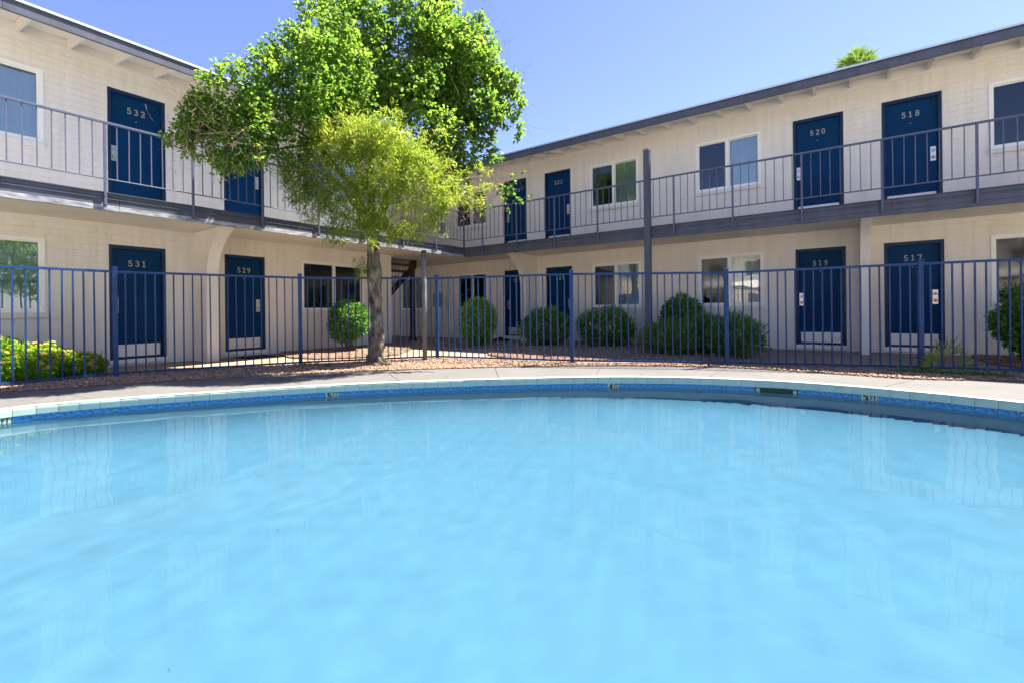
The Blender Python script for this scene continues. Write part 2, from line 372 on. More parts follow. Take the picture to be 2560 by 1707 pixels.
def glyphs(text, h, w, weight, gap, O, U, Nn, depth=.006):
    # strokes as raised bars; O centre, U reading direction, Nn outward normal
    mb = MB(); O = Vector(O); U = Vector(U); Nn = Vector(Nn); Zv = Vector((0, 0, 1)); adv = w+gap
    cnt_ = 0
    for k, ch in enumerate(text):
        x0 = (k-(len(text)-1)/2)*adv-w/2
        for pl in GLY[ch]:
            for a, b in zip(pl, pl[1:]):
                A = Vector((a[0]/.6*w, a[1]*h)); B = Vector((b[0]/.6*w, b[1]*h)); d = (B-A)
                if d.length < 1e-6: continue
                d.normalize(); n = Vector((-d.y, d.x))*weight/2; A -= d*weight*.3; B += d*weight*.3
                q = [A+n, A-n, B-n, B+n]
                mb.prism([O+U*(x0+c.x)+Zv*(c.y-h/2) for c in q], Nn*(depth+.00025*(cnt_ % 9))); cnt_ += 1
    return mb
for i, (p, t, nrm) in enumerate(tl2):
    if i in used:
        o = place('depth_marker_tile', wtm, p, nrm, 0, None, basin); me = wtm.copy(); me.materials.clear(); me.materials.append(M['markt']); o.data = me
        U = -t if (Vector((t.x, t.y)).cross(-nrm) if False else (t.x*(-nrm.y)-t.y*(-nrm.x))) > 0 else t
        O = p+nrm*.0095
        # reading direction: to the right of a viewer standing in the pool and looking outwards
        Uv = Vector((nrm.y, -nrm.x, 0)); Nv = Vector((-nrm.x, -nrm.y, 0))
        gm = glyphs(used[i], .075, .052, .016, 0, (O.x, O.y, -.132)+Vector((0,0,0)) if False else Vector((O.x, O.y, -.134))-Uv*.032, Uv, Nv, .002)
        gf = glyphs('FT', .040, .022, .008, .006, Vector((O.x, O.y, -.118))+Uv*.036, Uv, Nv, .002)
        mbx = MB(); mbx.v = gm.v+gf.v; mbx.f = gm.f+[tuple(len(gm.v)+k for k in f) for f in gf.f]
        d = mbx.mesh('depth_numeral'); do = link('depth_numeral', d, M['blackp'], o)
        do.matrix_parent_inverse = (Matrix.Translation(o.location) @ Matrix.Rotation(o.rotation_euler.z, 4, 'Z')).inverted()
    elif abs(i-skim_i) <= 1:
        continue
    else:
        if not wtm.materials: wtm.materials.append(M['blueT'])
        place('waterline_tile', wtm, p, nrm, random.uniform(-.001, .001), None, basin, .006)
# skimmer mouth in the gap left between the waterline tiles
p, t, nrm = tl2[skim_i]; mb = MB()
mb.box(.004, .018, -.255, .255, -.104, -.0905); mb.box(.004, .018, -.255, -.225, -.208, -.104); mb.box(.004, .018, .225, .255, -.208, -.104); mb.box(.012, .018, -.225, .225, -.208, -.104)
o = place('skimmer_mouth', mb.mesh('skimmer_mouth'), p, nrm, 0, mat('skimmer_slot_shade', (.012, .045, .02), .5), basin)  # near-black green on a shallow plate stands in for shade inside the slot

# water: a real rippled sheet
wx = np.arange(3.6, 14.5, .036); wy = np.arange(-14.4, -5.1, .036); X, Y = np.meshgrid(wx, wy, indexing='ij')
H = np.zeros_like(X)
for k in range(26):
    lam = .28*1.135**k if k < 15 else rng.uniform(.35, 1.4); a = rng.uniform(0, 2*math.pi); kk = 2*math.pi/lam
    H += rng.uniform(.5, 1)*.0034/kk*np.sin(kk*(X*math.cos(a)+Y*math.sin(a))+rng.uniform(0, 6.28)+.6*np.sin(.9*X+.7*Y+k))
H *= .75+.5*np.sin(.5*X+1.1)*np.sin(.6*Y)
for k in range(22):
    lam = rng.uniform(.13, .30); a = rng.uniform(0, 2*math.pi); kk = 2*math.pi/lam; env = .5+.5*np.sin(rng.uniform(.8, 1.8)*X+rng.uniform(.8, 1.8)*Y+rng.uniform(0, 6.28))
    H += env*.0015/kk*np.sin(kk*(X*math.cos(a)+Y*math.sin(a))+rng.uniform(0, 6.28)+.8*np.sin(1.7*X-1.3*Y+k))
pool_g = grow(pool_a, .02); pr = np.array([(p-PC).length for p in pool_g])
TH = np.arctan2(Y-PC.y, X-PC.x); RR = np.hypot(X-PC.x, Y-PC.y)
lim = np.interp(TH, np.linspace(-math.pi, math.pi, NA+1), np.append(pr, pr[0]))
S = np.minimum(1, lim/np.maximum(RR, 1e-6)); keep = RR < lim+.08
Xc = PC.x+(X-PC.x)*S; Yc = PC.y+(Y-PC.y)*S
idx = -np.ones(X.shape, int); idx[keep] = np.arange(keep.sum())
V = np.stack([Xc[keep], Yc[keep], WATER_Z+H[keep]], 1)
q = np.stack([idx[:-1, :-1], idx[1:, :-1], idx[1:, 1:], idx[:-1, 1:]], -1).reshape(-1, 4); q = q[(q >= 0).all(1)]
me = bpy.data.meshes.new('water'); me.from_pydata(V.tolist(), [], q.tolist()); me.polygons.foreach_set('use_smooth', [True]*len(me.polygons)); me.update()
wm = bpy.data.materials.new('pool_water'); wm.use_nodes = True; N = wm.node_tree.nodes; N.remove(N['Principled BSDF'])
rf = N.new('ShaderNodeBsdfRefraction'); rf.inputs['IOR'].default_value = 1.33; rf.inputs['Roughness'].default_value = 0; rf.inputs['Color'].default_value = (.52, .80, .93, 1)
gs = N.new('ShaderNodeBsdfGlossy'); gs.inputs['Roughness'].default_value = 0; fr_ = N.new('ShaderNodeFresnel'); fr_.inputs['IOR'].default_value = 1.22
mx = N.new('ShaderNodeMixShader'); WL = wm.node_tree.links; WL.new(fr_.outputs[0], mx.inputs[0]); WL.new(rf.outputs[0], mx.inputs[1]); WL.new(gs.outputs[0], mx.inputs[2])
WL.new(mx.outputs[0], N['Material Output'].inputs['Surface'])
water = tag(link('water', me, wm), kind='structure')
water.cycles.is_caustics_caster = True; basin.cycles.is_caustics_receiver = True; sun.cycles.is_caustics_light = True
for c in basin.children: c.cycles.is_caustics_receiver = True

# ------------------------------------------------------------------ buildings
# wing coordinates: s along the wall, d outwards, z up
def wpt(w, s, d, z): return Vector((s, -d, z)) if w == 'R' else Vector((d, -s, z))
def wb(mb, w, s0, s1, d0, d1, z0, z1, c=0):
    a, b = wpt(w, s0, d0, z0), wpt(w, s1, d1, z1)
    (mb.cbox if c else mb.box)(min(a.x, b.x), max(a.x, b.x), min(a.y, b.y), max(a.y, b.y), z0, z1, *([c] if c else []))
def wbuild(name, mat_, parent, w, s0, s1, d0, d1, z0, z1, c=0):
    mb = MB(); wb(mb, w, s0, s1, d0, d1, z0, z1, c); return mb.build(name, mat_, parent)
UD = {'R': Vector((1, 0, 0)), 'L': Vector((0, 1, 0))}; ND = {'R': Vector((0, -1, 0)), 'L': Vector((1, 0, 0))}
ZF1, ZC, ZF2, ZT = 0.0, 2.57, 2.765, 5.62
BAL = 1.743
LOW, UPP = (.975, 2.2), (3.775, 4.99)
DL, DU = (.105, 2.2), (2.88, 5.055)
SPEC = {
 'R': dict(s=(-6, 19), win=[(-2.96,-1.55,LOW,'curtain'),(-.13,1.24,LOW,'dark'),(5.03,6.445,LOW,'curtain'),(7.9,9.33,LOW,'curtain'),(13.03,14.45,LOW,'curtain'),
            (-.15,1.25,UPP,'blind'),(4.985,6.4,UPP,'half'),(7.875,9.3,UPP,'half'),(13.02,14.44,UPP,'blind')],
      door=[(1.935,2.83,DL,'523','l'),(3.5,4.385,DL,'521','r'),(9.96,10.87,DL,'519','l'),(11.495,12.4,DL,'517','r'),
            (1.94,2.82,DU,'524','l'),(3.48,4.365,DU,'522','r'),(9.935,10.85,DU,'520','l'),(11.48,12.39,DU,'518','r')],
      fin=[(3.0,3.2),(11.09,11.25)], raft=(10.35, .6175)),
 'L': dict(s=(3.0, 20), win=[(10.26,11.68,LOW,'curtain'),(3.98,5.78,LOW,'vertical'),(10.26,11.68,UPP,'half'),(3.98,5.78,UPP,'half')],
      door=[(8.57,9.437,DL,'531','l'),(6.66,7.515,DL,'529','r'),(8.555,9.437,DU,'532','l'),(6.66,7.51,DU,'530','r')],
      fin=[(7.9,8.12)], raft=(10.55, .611)),
}
BL = {'L': 'two-storey wing with doors 529 to 532 and a tree before it',
      'R': 'two-storey wing with doors 517 to 524 and a grey post before it'}
bmesh_cache = {}
def block_mesh(w, ln, h):
    key = (w, round(ln, 3), round(h, 3))
    if key not in bmesh_cache:
        mb = MB(); wb(mb, w, 0, ln, -.004, .0065, 0, h, .0025); bmesh_cache[key] = mb.mesh('block'); bmesh_cache[key].materials.append(M['wall'])
    return bmesh_cache[key]
COURSE = .1066
def cam_size(P):
    v = P-CAM; d = v.dot(FWD)
    if d < .5: return 0
    x = v.dot(RGT)/d*FPX
    return 0 if abs(x) > 1330 else 1/d
def build_wing(w):
    sp = SPEC[w]; s0, s1 = sp['s']
    B = empty('apartment_building', BL[w], 'building')
    ops = [(a, b, z[0], z[1]) for a, b, z, *_ in sp['win']]+[(a, b, z[0], z[1]) for a, b, z, *_ in sp['door']]
    # solid wall behind the blocks, cut round the openings
    mb = MB(); zs = sorted({-.05, ZT}|{z for o in ops for z in o[2:]})
    for z0, z1 in zip(zs, zs[1:]):
        cut = sorted((a, b) for a, b, c, d in ops if c <= z0+1e-6 and d >= z1-1e-6); cur = s0
        for a, b in cut:
            wb(mb, w, cur, a, -.20, 0, z0, z1); cur = b
        wb(mb, w, cur, s1, -.20, 0, z0, z1)
    wall = mb.build('wall', M['wall'], B)
    # blocks in running bond
    blocks = []; k = 0; z = .03
    while z < 5.40:
        h = COURSE-.0035
        if not (ZC-.02 < z+h/2 < ZF2+.02):
            cut = sorted((a, b) for a, b, c, d in ops if c < z+h-.006 and d > z+.006)
            hz = h
            spans = []; cur = s0
            for a, b in cut:
                if a > cur: spans.append((cur, a))
                cur = max(cur, b)
            spans.append((cur, s1))
            for a, b in spans:
                off = (.2 if k % 2 else 0); g = math.floor((a-off)/.4)*.4+off
                x = a
                while x < b-.001:
                    e = min(b, g+.4); g += .4
                    if e-x > .015: blocks.append((x, e-.0014 if e < b else e, z, hz))
                    x = max(x, e)
        z += COURSE; k += 1
    blocks.sort(key=lambda q: -cam_size(wpt(w, (q[0]+q[1])/2, 0, q[2]))*(q[1]-q[0]) if q[1]-q[0] > .3 else 0)
    for (a, b, z, h) in blocks[:300]:
        o = link('block', block_mesh(w, b-a, h), None, wall); o.location = wpt(w, a, random.uniform(-.001, .001), z)
    mb = MB()
    for (a, b, z, h) in blocks[300:]:
        j = random.uniform(-.001, .001); wb(mb, w, a, b, -.004+j, .0065+j, z, z+h)
    tag(mb.build('block_courses', M['wall'], wall), kind='stuff')
    # doors
    for a, b, (z0, z1), num, side in sp['door']:
        low = z0 < 1
        mb = MB()
        wb(mb, w, a, a+.045, -.14, -.012, z0, z1); wb(mb, w, b-.045, b, -.14, -.012, z0, z1); wb(mb, w, a+.045, b-.045, -.14, -.012, z1-.05, z1)
        wb(mb, w, a+.045, a+.06, -.14, -.035, z0, z1-.05); wb(mb, w, b-.06, b-.045, -.14, -.035, z0, z1-.05)
        wb(mb, w, a+.06, b-.06, -.14, -.035, z1-.065, z1-.05)
        fr = mb.build('door_frame', M['frame'], B)
        d = wbuild('door', M['door'], B, w, a+.063, b-.063, -.12, -.075, z0+.022, z1-.068, .003)
        wbuild('threshold', M['cream'] if low else M['soffit'], d, w, a-.01, b+.01, -.20, .035, z0-.075, z0-.002, .004)
        kp = wbuild('kick_plate', M['kick'], d, w, a+.085, b-.085, -.075, -.071, z0+.045, z0+.27, .0015)
        mbs = MB()
        for i in range(5):
            ss = a+.10+(b-a-.2)*i/4
            for zz in (z0+.06, z0+.255): wb(mbs, w, ss-.004, ss+.004, -.071, -.069, zz-.004, zz+.004)
        mbs.build('screw', M['black'], d)
        # in the view, left is smaller s on the R wing and larger s on the L wing
        left = (a if w == 'R' else b); sg = (1 if w == 'R' else -1)
        ls = left+sg*.105 if side == 'l' else (b if w == 'R' else a)-sg*.125
        zl = z0+.99 if low else z0+1.005
        lp = wbuild('lock_plate', M['steel'], d, w, ls-.042, ls+.042, -.075, -.070, zl-.14, zl+.14, .002)
        for dz, rr, dd in ((.062, .028, .02), (-.068, .030, .045)):
            mbk = MB(); c = wpt(w, ls, -.07, zl+dz); n = ND[w]
            mbk.tube([c, c+n*.006, c+n*dd*.8, c+n*dd], [rr, rr, rr*.75, rr*.45], 14); mbk.build('knob', M['steel'], lp, True)
        mid = (a+b)/2; O = wpt(w, mid, -.0755, z1-.32)
        glyphs(num, .105, .062, .0135, .042, O, UD[w], ND[w], .008).build('door_number', M['brass'], d)
        mbk = MB(); c = wpt(w, mid, -.076, z1-.50); mbk.tube([c, c+ND[w]*.006], .009, 10); mbk.build('peephole', M['brass'], d)
        for zz in (z0+.25, z0+1.0, z1-.35):
            hs = (b if w == 'R' else a)-sg*.062 if side == 'l' else left+sg*.062
            mbk = MB(); mbk.tube([wpt(w, hs, -.072, zz-.05), wpt(w, hs, -.072, zz+.05)], .008, 8); mbk.build('hinge', M['frame'], d)
    # windows
    for a, b, (z0, z1), kind in sp['win']:
        fw_ = .055; mid = (a+b)/2; mb = MB()
        wb(mb, w, a, a+fw_, -.10, .022, z0, z1); wb(mb, w, b-fw_, b, -.10, .022, z0, z1)
        wb(mb, w, a+fw_, b-fw_, -.10, .022, z1-fw_, z1); wb(mb, w, a+fw_, b-fw_, -.10, .022, z0, z0+fw_)
        fr = mb.build('window', M['cream'], B)
        wbuild('mullion', M['cream'], fr, w, mid-.032, mid+.032, -.08, .008, z0+fw_, z1-fw_)
        # sash rims on each side
        for (p0, p1, dd) in ((a+fw_, mid-.032, -.028), (mid+.032, b-fw_, -.05)):
            mb = MB(); r = .018
            wb(mb, w, p0, p0+r, dd-.02, dd+.012, z0+fw_, z1-fw_); wb(mb, w, p1-r, p1, dd-.02, dd+.012, z0+fw_, z1-fw_)
            wb(mb, w, p0+r, p1-r, dd-.02, dd+.012, z0+fw_, z0+fw_+r); wb(mb, w, p0+r, p1-r, dd-.02, dd+.012, z1-fw_-r, z1-fw_)
            mb.build('sash', M['cream'], fr)
        lft = (a+fw_, mid-.032) if w == 'R' else (mid+.032, b-fw_); rgt = (mid+.032, b-fw_) if w == 'R' else (a+fw_, mid-.032)
        dark = kind in ('vertical', 'dark')
        for (p0, p1), m_, dd in ((lft, M['screen'] if not dark else M['screen'], -.032), (rgt, M['glass'] if not dark else M['screen'], -.054)):
            wbuild('pane', m_, fr, w, p0+.012, p1-.012, dd-.002, dd+.002, z0+fw_+.012, z1-fw_-.012)
        wbuild('window_sill', M['wall'], fr, w, a-.012, b+.012, -.1, .055, z0-.088, z0-.003, .004)
        # what hangs behind the glass
        if kind in ('curtain', 'half'):
            n = 60; zt = z1-.03; zb = z0+.03; mb = MB()
            for i in range(n+1):
                s_ = a+.04+(b-a-.08)*i/n; dd = -.16+.018*math.sin(i*1.9)+.008*math.sin(i*.77+a); mb.v += [tuple(wpt(w, s_, dd, zb)), tuple(wpt(w, s_, dd, zt))]
            mb.f = [(2*i, 2*i+2, 2*i+3, 2*i+1) for i in range(n)]; mb.build('curtain', M['curtain'], fr, True)
        elif kind == 'vertical':
            n = 20
            for i in range(n):
                s_ = a+.06+(b-a-.12)*(i+.5)/n+random.uniform(-.006, .006); p = wpt(w, s_, -.15, z0+.05); ang = random.uniform(.9, 1.25)
                u = UD[w]*math.cos(ang)*.045+ND[w]*math.sin(ang)*.045
                mb = MB(); mb.v = [tuple(p-u), tuple(p+u), tuple(p+u+Vector((0, 0, z1-z0-.11))), tuple(p-u+Vector((0, 0, z1-z0-.11)))]; mb.f = [(0, 1, 2, 3)]
                mb.build('blind_slat', M['blind'], fr)
        elif kind == 'blind':
            n = 26
            for i in range(n):
                zz = z0+.05+(z1-z0-.1)*(i+.5)/n; mb = MB()
                mb.prism([wpt(w, a+.05, -.17, zz-.012), wpt(w, a+.05, -.13, zz+.012), wpt(w, b-.05, -.13, zz+.012), wpt(w, b-.05, -.17, zz-.012)], (0, 0, .0015))
                mb.build('blind_slat', M['blind'], fr)
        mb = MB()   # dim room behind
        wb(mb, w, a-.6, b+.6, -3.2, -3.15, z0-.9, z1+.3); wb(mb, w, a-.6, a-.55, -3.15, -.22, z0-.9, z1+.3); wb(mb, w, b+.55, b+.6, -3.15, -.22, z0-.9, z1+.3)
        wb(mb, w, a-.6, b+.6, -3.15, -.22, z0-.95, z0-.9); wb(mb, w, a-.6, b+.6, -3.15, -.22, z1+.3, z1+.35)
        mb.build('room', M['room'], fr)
    # curved fin walls carrying the balcony
    for a, b in sp['fin']:
        prof = [(.0125,-.02),(.66,-.02),(.66,1.62),(.675,1.80),(.72,1.97),(.80,2.13),(.92,2.28),(1.08,2.40),(1.28,2.50),(1.5,ZC-.004),(.0125,ZC-.004)]
        mb = MB(); P = [wpt(w, a, d_, z_) for d_, z_ in prof]; mb.prism(P, wpt(w, b, 0, 0)-wpt(w, a, 0, 0)); mb.build('fin_wall', M['plaster'], B)
    # balcony deck and its boards
    smin = BAL if w == 'L' else -4.2
    mb = MB(); wb(mb, w, smin, s1, .0, BAL-.045, ZC+.01, ZF2-.012)
    if w == 'L': mb.box(-.42, 0, -3.0, -BAL, ZC+.01, ZF2-.012)
    mb.build('balcony_slab', M['deckcoat'], B)
    mb = MB(); wb(mb, w, smin, s1, .013, BAL-.045, ZC, ZC+.008)
    if w == 'L': mb.box(-.42, .013, -3.0, -BAL, ZC, ZC+.008)
    mb.build('balcony_soffit', M['soffit'], B)
    fs0 = BAL
    edges = [fs0]
    while edges[-1] < s1: edges.append(min(s1, edges[-1]+ (2.44 if len(edges) > 1 or w == 'R' else 3.1)))
    for i, (a, b) in enumerate(zip(edges, edges[1:])):
        jt = random.uniform(-.002, .002)
        fb_ = wbuild('fascia_board', M['grey'], B, w, a+.002, b-.002, BAL-.045, BAL+jt, 2.58, 2.70, .003)
        wbuild('lower_board', M['greypeel_sun'] if w == 'L' else M['grey'], fb_, w, a+.002, b-.002, BAL-.045, BAL+jt+.002, 2.498+random.uniform(-.003, .003), 2.578, .003)
        wbuild('upper_board', M['grey'], fb_, w, a+.001, b-.001, BAL-.045, BAL+jt-.003, 2.703, ZF2-.004, .003)
    wbuild('drip_cap', M['grey'], B, w, BAL+.03 if w == 'L' else BAL+.03, s1, BAL-.05, BAL+.024, ZF2-.004, ZF2+.008)
    wbuild('ledge_strip', M['grey'], B, w, BAL+.018, s1, BAL-.002, BAL+.016, 2.672, 2.681)
    # eaves
    sl = .17; zb = lambda d_: 5.64-sl*d_
    r0, rs = sp['raft']; k0 = math.ceil(((1.3 if w == 'L' else 1.3)-r0)/rs); k = k0
    while r0+k*rs < s1-.1:
        ss = r0+k*rs; mb = MB(); q = [(-.15, zb(-.15)), (1.035, zb(1.035)), (1.035, zb(1.035)-.14), (-.15, zb(-.15)-.145)]
        mb.prism([wpt(w, ss-.021, d_, z_-.002) for d_, z_ in q], wpt(w, ss+.021, 0, 0)-wpt(w, ss-.021, 0, 0)); mb.build('rafter', M['rafter'], B); k += 1
    wbuild('frieze_board', M['rafter'], B, w, s0, s1, 0, .026, 5.432, 5.50)
    mb = MB(); wb(mb, w, s0, s1, -.02, .012, 5.50, 5.632); mb.build('blocking', M['soffit'], B)
    e0 = 1.08
    for a in np.arange(e0, s1, 4.88):
        b = min(s1, a+4.88); wbuild('eave_board', M['grey'], B, w, a+.0015, b-.0015, 1.036, 1.08, 5.303, 5.474, .003)
    mb = MB(); wb(mb, w, e0+.02, s1, 1.05, 1.098, 5.474, 5.482); wb(mb, w, e0+.02, s1, 1.088, 1.096, 5.482, 5.512); mb.build('drip_edge', M['drip'], B)
    # roof: slopes up from the eave to a ridge and down behind, mitred in the valley of the L
    T = .055
    def RP(s, d_, up=0): return wpt(w, s, d_, (zb(d_) if d_ > -4 else zb(-4)-sl*(-4-d_))+up)
    mb = MB()
    top = [RP(1.10 if False else 1.095, 1.095, T), RP(s1, 1.095, T), RP(s1, -4, T), RP(-4, -4, T)]
    bot = [RP(1.095, 1.095), RP(s1, 1.095), RP(s1, -4), RP(-4, -4)]
    mb.v = [tuple(p) for p in top+bot]; mb.f = [(0,1,2,3),(4,7,6,5),(0,4,5,1),(1,5,6,2),(3,2,6,7),(0,3,7,4)]
    b0 = len(mb.v)
    mb.v += [tuple(p) for p in [RP(-4,-4,T),RP(s1,-4,T),RP(s1,-9.2,T),RP(-9.2,-9.2,T),RP(-4,-4),RP(s1,-4),RP(s1,-9.2),RP(-9.2,-9.2)]]
    mb.f += [tuple(b0+i for i in f) for f in ((0,1,2,3),(4,7,6,5),(0,4,5,1),(1,5,6,2),(3,2,6,7),(0,3,7,4))]
    roof = mb.build('roof', M['shingle'], B)
    # underside boards of the eave, painted, just below the roof slab
    mb = MB(); P = [RP(1.04, 1.04, -.003), RP(s1, 1.04, -.003), RP(s1, -.02, -.003), RP(-.02, -.02, -.003)]; mb.v = [tuple(p) for p in P]; mb.f = [(0,1,2,3)]
    mb.build('eave_soffit', M['soffit'], B)
    # far and end walls
    mb = MB(); wb(mb, w, s0, s1, -8.2, -8.0, -.05, 5.2); wb(mb, w, s1-.2, s1, -8.0, -.2, -.05, 5.6)
    if w == 'L': wb(mb, w, s0, s0+.2, -8.0, -.2, -.05, 5.6)
    mb.build('rear_wall', M['plaster'], B)
    return B
LB = build_wing('L'); RB = build_wing('R')

# ------------------------------------------------------------------ balcony railings
def railing(w, posts, s_start, gap, label):
    T = empty('balcony_railing', label, 'railing'); D = BAL+.045
    segs = [(s_start, gap[0]), (gap[1], posts[-1])] if gap else [(s_start, posts[-1])]
    for a, b in segs:
        wbuild('top_rail', M['rail'], T, w, a, b, D-.021, D+.021, 3.792, 3.824, .004)
        mb = MB(); mb.tube([wpt(w, a, D, 2.965), wpt(w, b, D, 2.965)], .0115, 6); mb.build('bottom_rail', M['rail'], T)
    for s in posts:
        p = wbuild('post', M['rail'], T, w, s-.017, s+.017, D-.017, D+.017, 2.535, 3.792, .003)
        mb = MB()
        for zz in (2.58, 2.71):
            c = wpt(w, s, D+.017, zz); mb.tube([c, c+ND[w]*.009], .010, 6)
        for zz in (2.58, 2.71):
            wb(mb, w, s-.012, s+.012, BAL-.002, D-.015, zz-.02, zz+.02)
        mb.build('bolt', M['rail'], p)
    bal = {}
    for s0, s1 in zip(posts, posts[1:]):
        n = max(1, round((s1-s0)/.1465)); 
        for i in range(1, n):
            s = s0+(s1-s0)*i/n
            if gap and gap[0]-.03 < s < gap[1]+.03: continue
            if 'm' not in bal:
                mb = MB(); wb(mb, w, -.0065, .0065, -.0065, .0065, 0, .83); bal['m'] = mb.mesh('baluster')
            o = link('baluster', bal['m'], M['rail'], T); o.location = wpt(w, s+random.uniform(-.003, .003), D, 2.965)
            o.rotation_euler = (random.uniform(-.004, .004), random.uniform(-.004, .004), 0)
    return T
railing('R', [1.788,2.48,3.66,4.84,6.03,7.83,9.0,10.19,11.37,12.55,13.73,14.9,16.08,17.25], 1.77, (7.19, 7.33), 'grey metal railing along the balcony of doors 518 to 524')
railing('L', [1.80,2.94,4.10,5.26,6.42,7.58,8.745,9.9,11.05,12.2,13.36,14.5], 1.82, None, 'grey metal railing along the balcony of doors 530 and 532')

# tall square post in front of the right balcony
mb = MB(); px, py, hw = 7.26, -BAL-.078, .066
mb.cbox(px-hw, px+hw, py-hw, py+hw, -.03, 4.40, .006)
post = mb.build('wooden_post', M['grey'])
tag(post, 'tall square grey wooden post rising past the balcony with a notched top', 'post')
mb = MB(); mb.v = [(px+a*hw*.86, py+b*hw*.86, 4.40) for a, b in ((-1,-1),(1,-1),(1,1),(-1,1))]+[(px+a*hw*.86, py+b*hw*.86, 4.415) for a, b in ((-1,-1),(1,-1),(1,1),(-1,1))]
mb.v += [(px+a*hw, py+b*hw, 4.425) for a, b in ((-1,-1),(1,-1),(1,1),(-1,1))]+[(px+a*hw, py+b*hw, 4.475) for a, b in ((-1,-1),(1,-1),(1,1),(-1,1))]+[(px+a*hw*.7, py+b*hw*.7, 4.50) for a, b in ((-1,-1),(1,-1),(1,1),(-1,1))]
for j in range(4): mb.f += [(4*j+i, 4*j+(i+1)%4, 4*j+4+(i+1)%4, 4*j+4+i) for i in range(4)]
mb.f += [(16,17,18,19)]; mb.build('post_cap', M['grey'], post)

# round steel pole by the fence
mb = MB(); mb.tube([(4.34,-5.86,-.05),(4.34,-5.86,2.02)], .043, 20)
pole = mb.build('steel_pole', M['pole'], None, True); tag(pole, 'plain round grey steel pole with a flat collar beside the tree', 'pole')
mb = MB(); mb.tube([(4.34,-5.86,1.985),(4.34,-5.86,1.997)], .085, 20); mb.build('collar', M['pole'], pole)
mb = MB(); mb.tube([(4.34,-5.86,2.02),(4.34,-5.86,2.075)], .047, 20); mb.build('cap', M['darksteel'], pole)

# staircase in the passage between the wings
ST = empty('staircase', 'dark steel staircase with wooden treads under the corner landing', 'stairs')
x0, z0s, x1s, run = -.40, 2.60, -4.05, None
def stz(x): return 2.60+(x-x0)*.715
for y in (-1.62, -2.75):
    mb = MB(); P = [(x0, y, stz(x0)+.0), (x0-.02, y, stz(x0)-.24), (x1s, y, stz(x1s)-.24), (x1s, y, stz(x1s))]
    mb.prism(P, (0, .012, 0))
    for o_, up in ((0, 0), (-.228, 0)):
        mb.prism([(x0, y-.02, stz(x0)+o_), (x0, y-.02, stz(x0)+o_-.012), (x1s, y-.02, stz(x1s)+o_-.012), (x1s, y-.02, stz(x1s)+o_)], (0, .052, 0))
    st = mb.build('stringer', M['darksteel'], ST)
n = 13
for i in range(n):
    zt = 2.60-(i+1)*2.60/(n+1)+.03; xx = x0-(2.60-zt)/.715-.02
    t_ = MB(); t_.cbox(xx-.14, xx+.14, -2.735, -1.635, zt-.05, zt, .005); tr = t_.build('tread', M['wood'], ST)
    b_ = MB(); b_.box(xx-.13, xx+.13, -1.66, -1.63, zt-.075, zt-.052); b_.build('tread_bracket', M['darksteel'], tr)
for y in (-1.60, -2.77):
    mb = MB(); mb.tube([(x0+.1, y, stz(x0)+.92), (x1s, y, stz(x1s)+.92)], .02, 8); hr = mb.build('handrail', M['darksteel'], ST)
    for i in range(22):
        xx = x0-.05-i*.165; mb = MB(); mb.tube([(xx, y, stz(xx)), (xx, y, stz(xx)+.92)], .008, 5); mb.build('stair_baluster', M['darksteel'], hr)
mb = MB(); mb.box(-.56, -.44, -1.78, -1.66, -.02, 2.57); mb.box(-.60, -.40, -1.82, -1.62, -.02, .01); mb.build('column', M['darksteel'], ST)
mb = MB(); mb.box(-.42, -.37, -3.0, -1.5, 2.60, 2.75); mb.build('landing_beam', M['darksteel'], ST)
# guard rail of the upper gallery beside the stairwell
gr = empty('gallery_railing', 'short grey guard rail of the upper gallery beside the stairwell', 'railing')
mb = MB(); mb.box(-3.9, -.4, -1.46, -1.42, 3.79, 3.82); mb.build('top_rail', M['rail'], gr)
mb = MB(); mb.box(-3.9, -.4, -1.45, -1.43, 2.95, 2.97); mb.build('bottom_rail', M['rail'], gr)
for i in range(4):
    mb = MB(); xx = -.42-i*1.15; mb.box(xx-.018, xx+.018, -1.458, -1.422, 2.60, 3.79); mb.build('post', M['rail'], gr)
for i in range(24):
    xx = -.42-.144*(i+1); mb = MB(); mb.box(xx-.0065, xx+.0065, -1.4465, -1.4335, 2.97, 3.79); mb.build('baluster', M['rail'], gr)
# meter box on the far wall
mb = MB(); mb.cbox(-1.18, -.84, -.12, .0, 1.07, 1.56, .006); o = mb.build('meter_box', M['metalbox']); tag(o, 'grey metal utility box on the wall near the stair column', 'utility box')
mb = MB(); mb.cbox(-1.15, -.87, -.128, -.121, 1.10, 1.53, .003); mb.build('lid', M['metalbox'], o)
mb = MB(); mb.cbox(-.95, -.65, -.10, .0, 3.70, 4.05, .006); o = mb.build('meter_box', M['metalbox']); tag(o, 'grey metal utility box on the upper gallery wall behind the railing', 'utility box')
mb = MB(); mb.cbox(-.92, -.68, -.108, -.101, 3.73, 4.02, .003); mb.build('lid', M['metalbox'], o)
# door mats
mb = MB(); mb.cbox(.18, .78, -7.42, -6.80, -.012, .002, .004); o = mb.build('door_mat', M['black']); tag(o, 'black rubber door mat outside door 529', 'door mat')
mb = MB()
for i in range(12): mb.box(.20, .76, -7.40+i*.05, -7.375+i*.05, .002, .006)
mb.build('rib', M['black'], o)
mb = MB(); mb.cbox(1.75, 2.45, -.72, -.22, -.012, .004, .004); o = mb.build('door_mat', M['black']); tag(o, 'dark rumpled door mat outside door 523', 'door mat')
mb = MB(); mb.v = [(1.8,-.7,.0),(2.1,-.72,.0),(2.4,-.6,.0),(1.85,-.5,.02),(2.1,-.5,.10),(2.4,-.45,.03),(1.8,-.3,0),(2.1,-.3,.0),(2.4,-.28,.0)]
mb.f = [(0,1,4,3),(1,2,5,4),(3,4,7,6),(4,5,8,7)]; mb.build('fold', M['black'], o)

